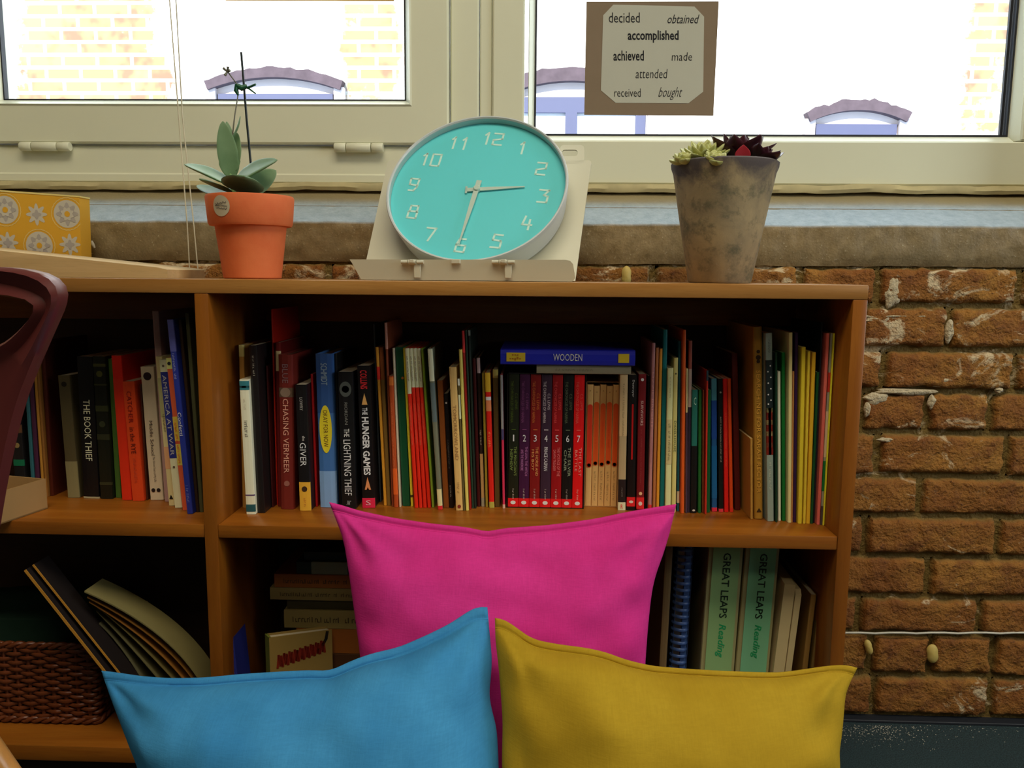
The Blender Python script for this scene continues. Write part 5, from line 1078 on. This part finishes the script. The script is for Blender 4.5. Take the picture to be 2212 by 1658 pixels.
for ph in (0, PI):
    pts = [Vector((*bper(k/200*.9999, .002*math.cos(k*.8+ph), 1.005), kz1-.002+.003*math.sin(k*.8+ph))) for k in range(201)]; m.tube(pts, .0035, 6, False)
    pts = [Vector((*bper(k/200*.9999, .003+.002*math.cos(k*.8+ph), .97), kz0+.006+.003*math.sin(k*.8+ph))) for k in range(201)]; m.tube(pts, .0032, 6, False)
place(m.build('braided_rim', m_wick, smooth=60), bk)
place(MB().box(kx0+.006, kx1-.006, YK+.004, YK+.156, kz0+.001, kz0+.006).build('base', m_wick), bk)
# dark green cloth bag in the basket
rows = []
for i in range(17):
    v = i/16; r = []
    for k in range(40):
        a = 2*PI*k/40; ca, sa = math.cos(a), math.sin(a); sx_ = abs(ca)**.45*(1 if ca > 0 else -1); sy_ = abs(sa)**.45*(1 if sa > 0 else -1)
        zz = kz0+.02+(kz1+.032-kz0-.02)*min(1, v*1.35); sh = 1 if v < .74 else max(0, 1-((v-.74)/.26)**2.2)
        nn = noise.noise(Vector((ca*2, sa*2, v*4)))*.004
        r.append(Vector((cxs-.006+(hx-.014)*sx_*sh, cys+(hy-.012)*sy_*sh, zz+nn)))
    rows.append(r)
m = MB(); m.grid(rows, True); tag(m.build('cloth_bundle', plain('dark_green_cloth', (.012, .035, .02), .9, .2, .2, 60), smooth=70), 'dark green cloth bundle filling the wicker basket', 'cloth')
# thin boards leaning across in front of the basket
m_dkb = plain('dark_board', bcol((18, 12, 7)), .8, .2, .1, 30)
m_board = plain('tan_board', bcol((150, 104, 36)), .6, .3, .1, 30)
def slab(label, pts_px, Y, dep, th_, m_, nm='board', cat='board', grp=None):
    a, b_ = at(*pts_px[0], Y), at(*pts_px[1], Y); d = (b_-a).normalized(); n = Vector((-d.z, 0, d.x)) if d.x > 0 else Vector((d.z, 0, -d.x))
    # continue down to the shelf
    k = (ZB+.001-a.z)/d.z; b_ = a+d*k
    o = tag(MB().prism([a, b_, b_+n*th_, a+n*th_], (0, dep, 0)).build(nm, m_), label, cat, grp)
    if 'tan front edge' in label: e_ = MB().prism([p+Vector((0, -.0008, 0)) for p in (a, b_, b_+n*th_, a+n*th_)], (0, .0007, 0)).build('front_edge', m_board); e_.parent = o
    return o
slab('thin dark board with a tan front edge leaning steeply, nearer the wicker basket', ((52, 1232), (222, 1448)), .015, .04, .004, m_dkb, grp='thin boards leaning by the basket')
slab('thin dark board with a tan front edge leaning steeply, nearer the fan of papers', ((70, 1220), (250, 1446)), .022, .036, .003, m_dkb, grp='thin boards leaning by the basket')
slab('plain dark brown board between the two tan-edged ones', ((66, 1232), (240, 1448)), .03, .026, .004, plain('dark_board', bcol((46, 30, 14)), .7, .3, .1, 30), grp='thin boards leaning by the basket')
# fan of floppy folders spreading to the right
m_pap = [plain('buff_folder', bcol(c_), .7, .3, .08, 20) for c_ in ((74, 70, 48), (80, 74, 46), (92, 80, 42), (120, 78, 28), (108, 72, 24), (92, 84, 50))]
fans = [((214, 1345), (266, 1392), (306, 1462)), ((208, 1318), (290, 1400), (342, 1464)), ((198, 1300), (300, 1378), (374, 1462)), ((192, 1298), (330, 1378), (412, 1464)), ((188, 1288), (340, 1362), (446, 1464)), ((182, 1276), (356, 1350), (462, 1462))]
nmz = ['grey buff folder lowest in the fan, nearest the tan boards', 'grey buff folder second lowest in the fan', 'pale buff folder third lowest in the fan', 'orange-tan folder in the upper half of the fan, under another orange-tan one', 'orange-tan folder just under the topmost of the fan', 'broad pale folder on top of the fan, curving down to the divider']
for k, f_ in enumerate(fans):
    Y = .05-.004*k
    p = [at(x, y, Y) for x, y in f_]; tail = p[2]+(p[2]-p[1]).normalized()*.2
    kk = (ZB+.0015-p[2].z)/(tail-p[2]).z; tail = p[2]+(tail-p[2])*kk
    if tail.x > -.004: tail.x = -.004-.001*(5-k)
    w_ = .05; ctl = [p[0], p[1], p[2], tail]; rows = []
    for i in range(25):
        t = i/24; q = ctl
        pt = q[0]*(1-t)**3+q[1]*3*t*(1-t)**2+q[2]*3*t*t*(1-t)+q[3]*t**3
        rows.append([pt, pt+Vector((0, w_, 0)), pt+Vector((0, w_, -.0022)), pt+Vector((0, 0, -.0022))])
    for r in rows:
        for v in r: v.x = min(v.x, -.0025)
    m = MB(); m.grid(rows, True); m.f.append((0, 1, 2, 3)); m.f.append((96, 97, 98, 99))
    tag(m.build('paper_folder', m_pap[k], smooth=60), nmz[k], 'folder', 'fan of floppy folders')
# cream tray standing on the upper left shelf
a, b_ = atz(103, 1098, ZS), atz(-8, 1136, ZS); d = (b_-a); d.z = 0; hT = at(100, 1034, a.y).z-ZS; n = Vector((d.y, -d.x, 0)).normalized(); n = n if n.x < 0 else -n
tr_ = empty('paper_tray', (a+b_)/2); tag(tr_, 'low cream card tray at the far left of the upper shelf, partly behind the chair', 'tray')
m_cr = plain('cream_board', bcol((128, 100, 62)), .6, .3, .06, 20); A4 = [a, b_, b_+n*.16, a+n*.16]
for i in range(4):
    p, q_ = A4[i], A4[(i+1) % 4]; inw = (sum((v for v in A4), Vector())/4-(p+q_)/2); inw.z = 0; e = (q_-p).normalized(); inw = (inw-e*inw.dot(e)).normalized()*.003
    sh_ = e*.0031 if i % 2 else Vector(); place(MB().prism([p+sh_+Vector((0, 0, .0004)), q_-sh_+Vector((0, 0, .0004)), q_-sh_+inw+Vector((0, 0, .0004)), p+sh_+inw+Vector((0, 0, .0004))], (0, 0, hT)).build('side', m_cr), tr_)
place(MB().prism([v+Vector((0, 0, .0004)) for v in A4], (0, 0, .002)).build('base', m_cr), tr_)

# ================================================================== CUSHIONS
def poly_at(pl, t):
    L = [0]
    for a, b_ in zip(pl[:-1], pl[1:]): L.append(L[-1]+(b_-a).length)
    d = t*L[-1]
    for i in range(len(pl)-1):
        if d <= L[i+1] or i == len(pl)-2: return pl[i].lerp(pl[i+1], (d-L[i])/max(1e-9, L[i+1]-L[i]))
def smooth_pl(pl, n=60, it=3):
    q = [poly_at(pl, i/n) for i in range(n+1)]
    for _ in range(it): q = [q[0]]+[(q[i-1]+q[i]*2+q[i+1])/4 for i in range(1, n)]+[q[-1]]
    return q
def cloth(name, lo, hi_, rough=.85):
    m, nt, b = nodes(name); co = coord(nt); a1 = nz(nt, co, 9, 4); a2 = nz(nt, coord(nt, (1, .3, 6)), 90, 3, .7); a3 = nz(nt, coord(nt, (6, .3, 1)), 90, 3, .7)
    ad = nt.nodes.new('ShaderNodeMath'); ad.operation = 'ADD'; nt.links.new(a2, ad.inputs[0]); nt.links.new(a3, ad.inputs[1])
    c = mixc(nt, ramp(nt, a1, .3, .7), lo, hi_); c = mixc(nt, ramp(nt, ad.outputs[0], .8, 1.2, 0, .25), c, tuple(v*.75 for v in lo))
    nt.links.new(c, b.inputs['Base Color']); b.inputs['Roughness'].default_value = rough; b.inputs['Specular IOR Level'].default_value = .15
    b.inputs['Sheen Weight'].default_value = .12; b.inputs['Sheen Roughness'].default_value = .4; b.inputs['Sheen Tint'].default_value = (*[min(1, v*2) for v in hi_], 1)
    bump(nt, b, ad.outputs[0], .25, .0012); return m
def cushion(label, m, P0, tilt, yaw, top, left, right, bottom, thick, seed, back=.85):
    """outline polylines (photo pixels) are laid on the cushion's own leaning plane; front and back swell from it"""
    vd = Vector((0, math.sin(tilt), math.cos(tilt))); n = Vector((math.sin(yaw)*math.cos(tilt), -math.cos(yaw)*math.cos(tilt), math.sin(tilt))).normalized()
    c = Vector(P0)
    ws = lambda pl, it=3: smooth_pl([onpl(x, y, c, n) for x, y in pl], 60, it)
    Tp, Lf, Rt, Bt = ws(top, 2), ws(left), ws(right), ws(bottom)
    root = empty('cushion', (Bt[30].x, Bt[30].y, 0)); tag(root, label, 'cushion', 'plain linen cushions leaning on the bookcase')
    N = 88
    def sp(i): t = i/N; return .5-.5*math.cos(PI*t) if True else t
    U = [sp(i) for i in range(N+1)]
    W_ = (Tp[-1]-Tp[0]).length; Hh = (Lf[-1]-Lf[0]).length; fl = .011
    so = Vector((seed*7.3, seed*1.1, 0))
    def prof(s, t_):
        s = max(0, min(1, s)); t_ = max(0, min(1, t_))
        return (1-abs(2*s-1)**2.4)**.62*(1-abs(2*t_-1)**2.4)**.62
    fr, bkk = [], []
    for v in U:                                   # v: 0 bottom, 1 top
        rf, rbk = [], []
        for u in U:
            B_, T_ = poly_at(Bt, u), poly_at(Tp, u); l, r = poly_at(Lf, v), poly_at(Rt, v)
            p = B_*(1-v)+T_*v+l*(1-u)+r*u-(Bt[0]*(1-u)*(1-v)+Bt[-1]*u*(1-v)+Tp[0]*(1-u)*v+Tp[-1]*u*v)
            eu, ev = min(u, 1-u)*W_, min(v, 1-v)*Hh; e = min(eu, ev)
            uu, vv = u, v/(1-fl/Hh); et = (1-v)*Hh
            flange = .0036*math.sqrt(max(0, 1-max(0, 1-e/.004)**2)) if e < .004 else .0036
            if et < fl: hgt = flange*(1 if et < fl*.7 else 1-.75*(et-fl*.7)/(fl*.3))
            else: hgt = .0009*min(1, e/.003)+thick*prof(uu, vv)
            q = p*1.0
            wr = noise.fractal(q*7+so, 1, 2, 3)*.012+noise.noise(Vector((q.x*14, q.y*14, q.z*26))+so)*.0034
            # creases running in from the corners
            cr_ = 0
            for cu_, cv_ in ((0, 0), (1, 0), (0, 1), (1, 1)):
                du, dv = (u-cu_)*W_, (v-cv_)*Hh; rr_ = math.hypot(du, dv)
                if rr_ > 1e-6: cr_ += math.exp(-((rr_-.05)/.045)**2)*math.sin(math.atan2(abs(dv), abs(du))*9+seed+cu_*2+noise.noise(q*15)*1.5)*.0028
            sid = math.exp(-(min(u, 1-u)*W_/.06)**2)*math.sin(v*Hh*70+4*noise.noise(q*6+so)+seed)*.0042
            k = min(1, max(0, min(e, et-fl)/.03)); d = hgt+(wr+cr_+sid)*k
            rf.append(p+n*max(d, .0004 if e > 1e-6 else 0)); rbk.append(p-n*(hgt*back+max(0, wr*k*.5) if e > 1e-6 else 0))
        fr.append(rf); bkk.append(rbk)
    m_ = MB(); m_.grid(fr); place(m_.build('front', m, smooth=80), root)
    m_ = MB(); m_.grid(bkk); place(m_.build('back', m, smooth=80), root)
    # sewn seam just inside the flange
    pts = []
    i0 = min(range(N+1), key=lambda i: abs((1-U[i])*Hh-fl)); loop = [(i0, j) for j in range(2, N-1)]
    m_ = MB(); m_.tube([fr[i][j]+n*.0001 for i, j in loop], .0006, 5, False); place(m_.build('seam', m, smooth=60), root)
    return root
m_pink = cloth('pink_linen', (.68, .025, .24), (.79, .046, .33)); m_bl = cloth('blue_linen', (.036, .23, .50), (.062, .31, .60)); m_ye = cloth('mustard_linen', (.41, .255, .012), (.49, .325, .022))
R_ = math.radians
cushion('bright pink cushion standing behind the other two, against the bookcase shelf', m_pink, at(1080, 1120, -.035), R_(16), R_(0),
        [(711, 1084), (735, 1089), (770, 1101), (850, 1118), (930, 1130), (1000, 1137), (1030, 1142), (1053, 1150), (1078, 1141), (1180, 1134), (1280, 1121), (1360, 1104), (1420, 1094), (1461, 1088)],
        [(760, 1880), (788, 1700), (784, 1560), (779, 1420), (768, 1340), (757, 1260), (748, 1200), (742, 1165), (725, 1120), (711, 1084)],
        [(1410, 1880), (1385, 1700), (1390, 1560), (1394, 1430), (1400, 1350), (1408, 1275), (1418, 1235), (1432, 1200), (1447, 1150), (1461, 1088)],
        [(760, 1880), (1080, 1850), (1410, 1880)], .052, 1, .55)
cushion('blue cushion leaning in front of the pink one, at the left', m_bl, at(640, 1440, -.20), R_(35), R_(3),
        [(219, 1448), (250, 1451), (300, 1459), (360, 1464), (440, 1463), (520, 1455), (600, 1450), (680, 1446), (700, 1449), (716, 1449), (745, 1432), (800, 1411), (860, 1398), (920, 1372), (975, 1345), (1010, 1320), (1034, 1307), (1053, 1311)],
        [(300, 1960), (318, 1820), (312, 1720), (298, 1655), (276, 1600), (256, 1550), (240, 1510), (226, 1470), (219, 1448)],
        [(1074, 1985), (1077, 1860), (1079, 1750), (1077, 1640), (1073, 1570), (1063, 1535), (1056, 1500), (1061, 1460), (1063, 1420), (1058, 1370), (1053, 1311)],
        [(300, 1960), (700, 1950), (1074, 1985)], .072, 2, .7)
cushion('mustard yellow cushion leaning in front of the pink one, at the right', m_ye, at(1460, 1440, -.20), R_(35), R_(-3),
        [(1069, 1334), (1080, 1333), (1100, 1343), (1125, 1362), (1150, 1380), (1200, 1390), (1270, 1399), (1310, 1408), (1350, 1424), (1410, 1438), (1500, 1445), (1600, 1450), (1680, 1452), (1730, 1446), (1780, 1438), (1830, 1434), (1852, 1442)],
        [(1092, 1985), (1094, 1860), (1090, 1750), (1084, 1650), (1086, 1560), (1082, 1500), (1077, 1440), (1070, 1380), (1069, 1334)],
        [(1800, 1960), (1795, 1820), (1806, 1730), (1815, 1660), (1812, 1625), (1818, 1590), (1822, 1550), (1826, 1500), (1838, 1470), (1852, 1442)],
        [(1092, 1985), (1450, 1950), (1800, 1960)], .070, 3, .7)

# ================================================================== CHAIR at the left edge
m_ch = plain('maroon_plastic', (.115, .022, .02), .38, .5, .06, 6)
YCH = -.40
def chp(px_, py_, dy=0): p = at(px_, py_, YCH+dy); return p
ch = empty('chair', (-.13, -.55, 0)); tag(ch, 'maroon plastic chair with a hand hole in its back, cut off at the left edge', 'chair')
right = [(-3, 576), (40, 577), (80, 583), (112, 592), (132, 606), (141, 628), (137, 652), (120, 690), (98, 740), (74, 795), (52, 850), (34, 910), (18, 980), (4, 1050), (-8, 1120), (-18, 1190)]
xc = -.135
def chat(x, y):
    p = at(x, y, YCH)
    for _ in range(6): p = at(x, y, YCH+.035-((p.x-xc)/.2)**2*.035)
    return p
pr = [chat(x, y) for x, y in right]
outer = [(p.x, p.z) for p in pr]; outer = outer+[(2*xc-x, z) for x, z in outer[::-1]]
hole_px = [(100, 646), (84, 678), (60, 706), (32, 732), (6, 748), (-30, 755), (-60, 758)]
hr = [chat(x, y) for x, y in hole_px]; ht = [chat(x, y) for x, y in ((-60, 634), (-20, 636), (20, 639), (82, 640))]
hole = [(p.x, p.z) for p in ht+hr]; hole = hole+[(2*xc-x, z) for x, z in hole[::-1]]
def resample(pl, n):
    v = [Vector((a, b_, 0)) for a, b_ in pl]; v.append(v[0]); return [poly_at(v, i/n) for i in range(n)]
nn = 160; zc_ = .725
def byang(pl):
    cx_, cz_ = xc, sum(z for _, z in hole)/len(hole); v = resample(pl, 900); ang = [math.atan2(p.y-cz_, p.x-cx_) for p in v]; o = []
    for k in range(nn):
        a = -PI+2*PI*k/nn; j = min(range(len(v)), key=lambda i: abs((ang[i]-a+PI) % (2*PI)-PI)); o.append(v[j])
    for _ in range(2): o = [(o[i-1]+o[i]*2+o[(i+1) % nn])/4 for i in range(nn)]
    return o
O_, I_ = byang(outer), byang(hole)
def shell(p, f):                  # dished back: y by distance from the axis, rolled rim
    return YCH+.035-((p.x-xc)/.2)**2*.035+f
rows = []
for t, fy, k_ in ((0, .0, 1), (0, -.008, 1), (.12, -.012, 1), (.5, -.006, 1), (.88, -.012, 1), (1, -.008, 1), (1, .008, 1), (.88, .010, 1), (.5, .006, 1), (.12, .012, 1), (0, .008, 1), (0, 0, 1)):
    rows.append([(lambda p: Vector((p.x, shell(p, fy), p.y)))(O_[i].lerp(I_[i], t)) for i in range(nn)])
m = MB(); m.grid(rows[:-1]+[rows[0]], True); place(m.build('backrest', m_ch, smooth=50), ch)
zs_ = .44; rows = []
for v in range(13):
    t = v/12; y = YCH-.02-.40*t; r = []
    for k in range(21):
        u = -1+k/10; hw = .09+.10*t; r.append(Vector((xc+u*hw*(1-.12*(2*t-1)**4), y, zs_-.018*(1-u*u)*math.sin(PI*t)-(.03*max(0, t-.8)/.2)**1+.03*(1-t)**6)))
    rows.append(r)
m = MB(); m.grid(rows); m2 = [[p-Vector((0, 0, .008)) for p in r] for r in rows]; m.grid(m2); 
edge = [rows[0], m2[0]]; m.grid(edge); m.grid([rows[-1], m2[-1]]); m.grid([[r[0] for r in rows], [r[0] for r in m2]]); m.grid([[r[-1] for r in rows], [r[-1] for r in m2]])
place(m.build('seat', m_ch, smooth=50), ch)
# stem joining seat and back
pm = [(p[0], p[1]) for p in outer if p[1] < outer[15][1]+.003]
xb0, xb1 = outer[15][0], 2*xc-outer[15][0]; zlo = outer[15][1]
rows = []
for i in range(9):
    t = i/8; z = zlo+.004+(zs_+.02-zlo)*t; rows.append([Vector((xc+(xb0+(xb1-xb0)*k/10-xc)*(1-.3*t), YCH+.035-.035*((xb0+(xb1-xb0)*k/10-xc)/.2)**2*(1-t)-.06*t*t, z)) for k in range(11)])
m = MB(); m.grid(rows); m.grid([[p+Vector((0, .008, 0)) for p in r] for r in rows]); m.grid([[r[0] for r in rows], [r[0]+Vector((0, .008, 0)) for r in rows]]); m.grid([[r[-1] for r in rows], [r[-1]+Vector((0, .008, 0)) for r in rows]])
place(m.build('back_stem', m_ch, smooth=50), ch)
m_leg = wood('beech_leg', (.50, .22, .05), (.60, .30, .08), 'z')
lt = at(-95, 1520, YCH-.03); lm_ = at(-17, 1632, YCH-.03); d = (lm_-lt).normalized(); k = (.0-lt.z)/d.z; foot = lt+d*k
foot = Vector((min(foot.x, .21), foot.y, 0))
for sx_, y0, y1 in ((1, YCH-.03, YCH-.03), (-1, YCH-.03, YCH-.03), (1, YCH-.36, YCH-.44), (-1, YCH-.36, YCH-.44)):
    top = Vector((xc+sx_*(lt.x-xc), y0, lt.z)); ft = Vector((xc+sx_*(foot.x-xc), y1, .002)); m = MB(); m.tube([top+(top-ft)*.12, top, ft], [.013, .013, .009], 14); place(m.build('leg', m_leg, smooth=50), ch)
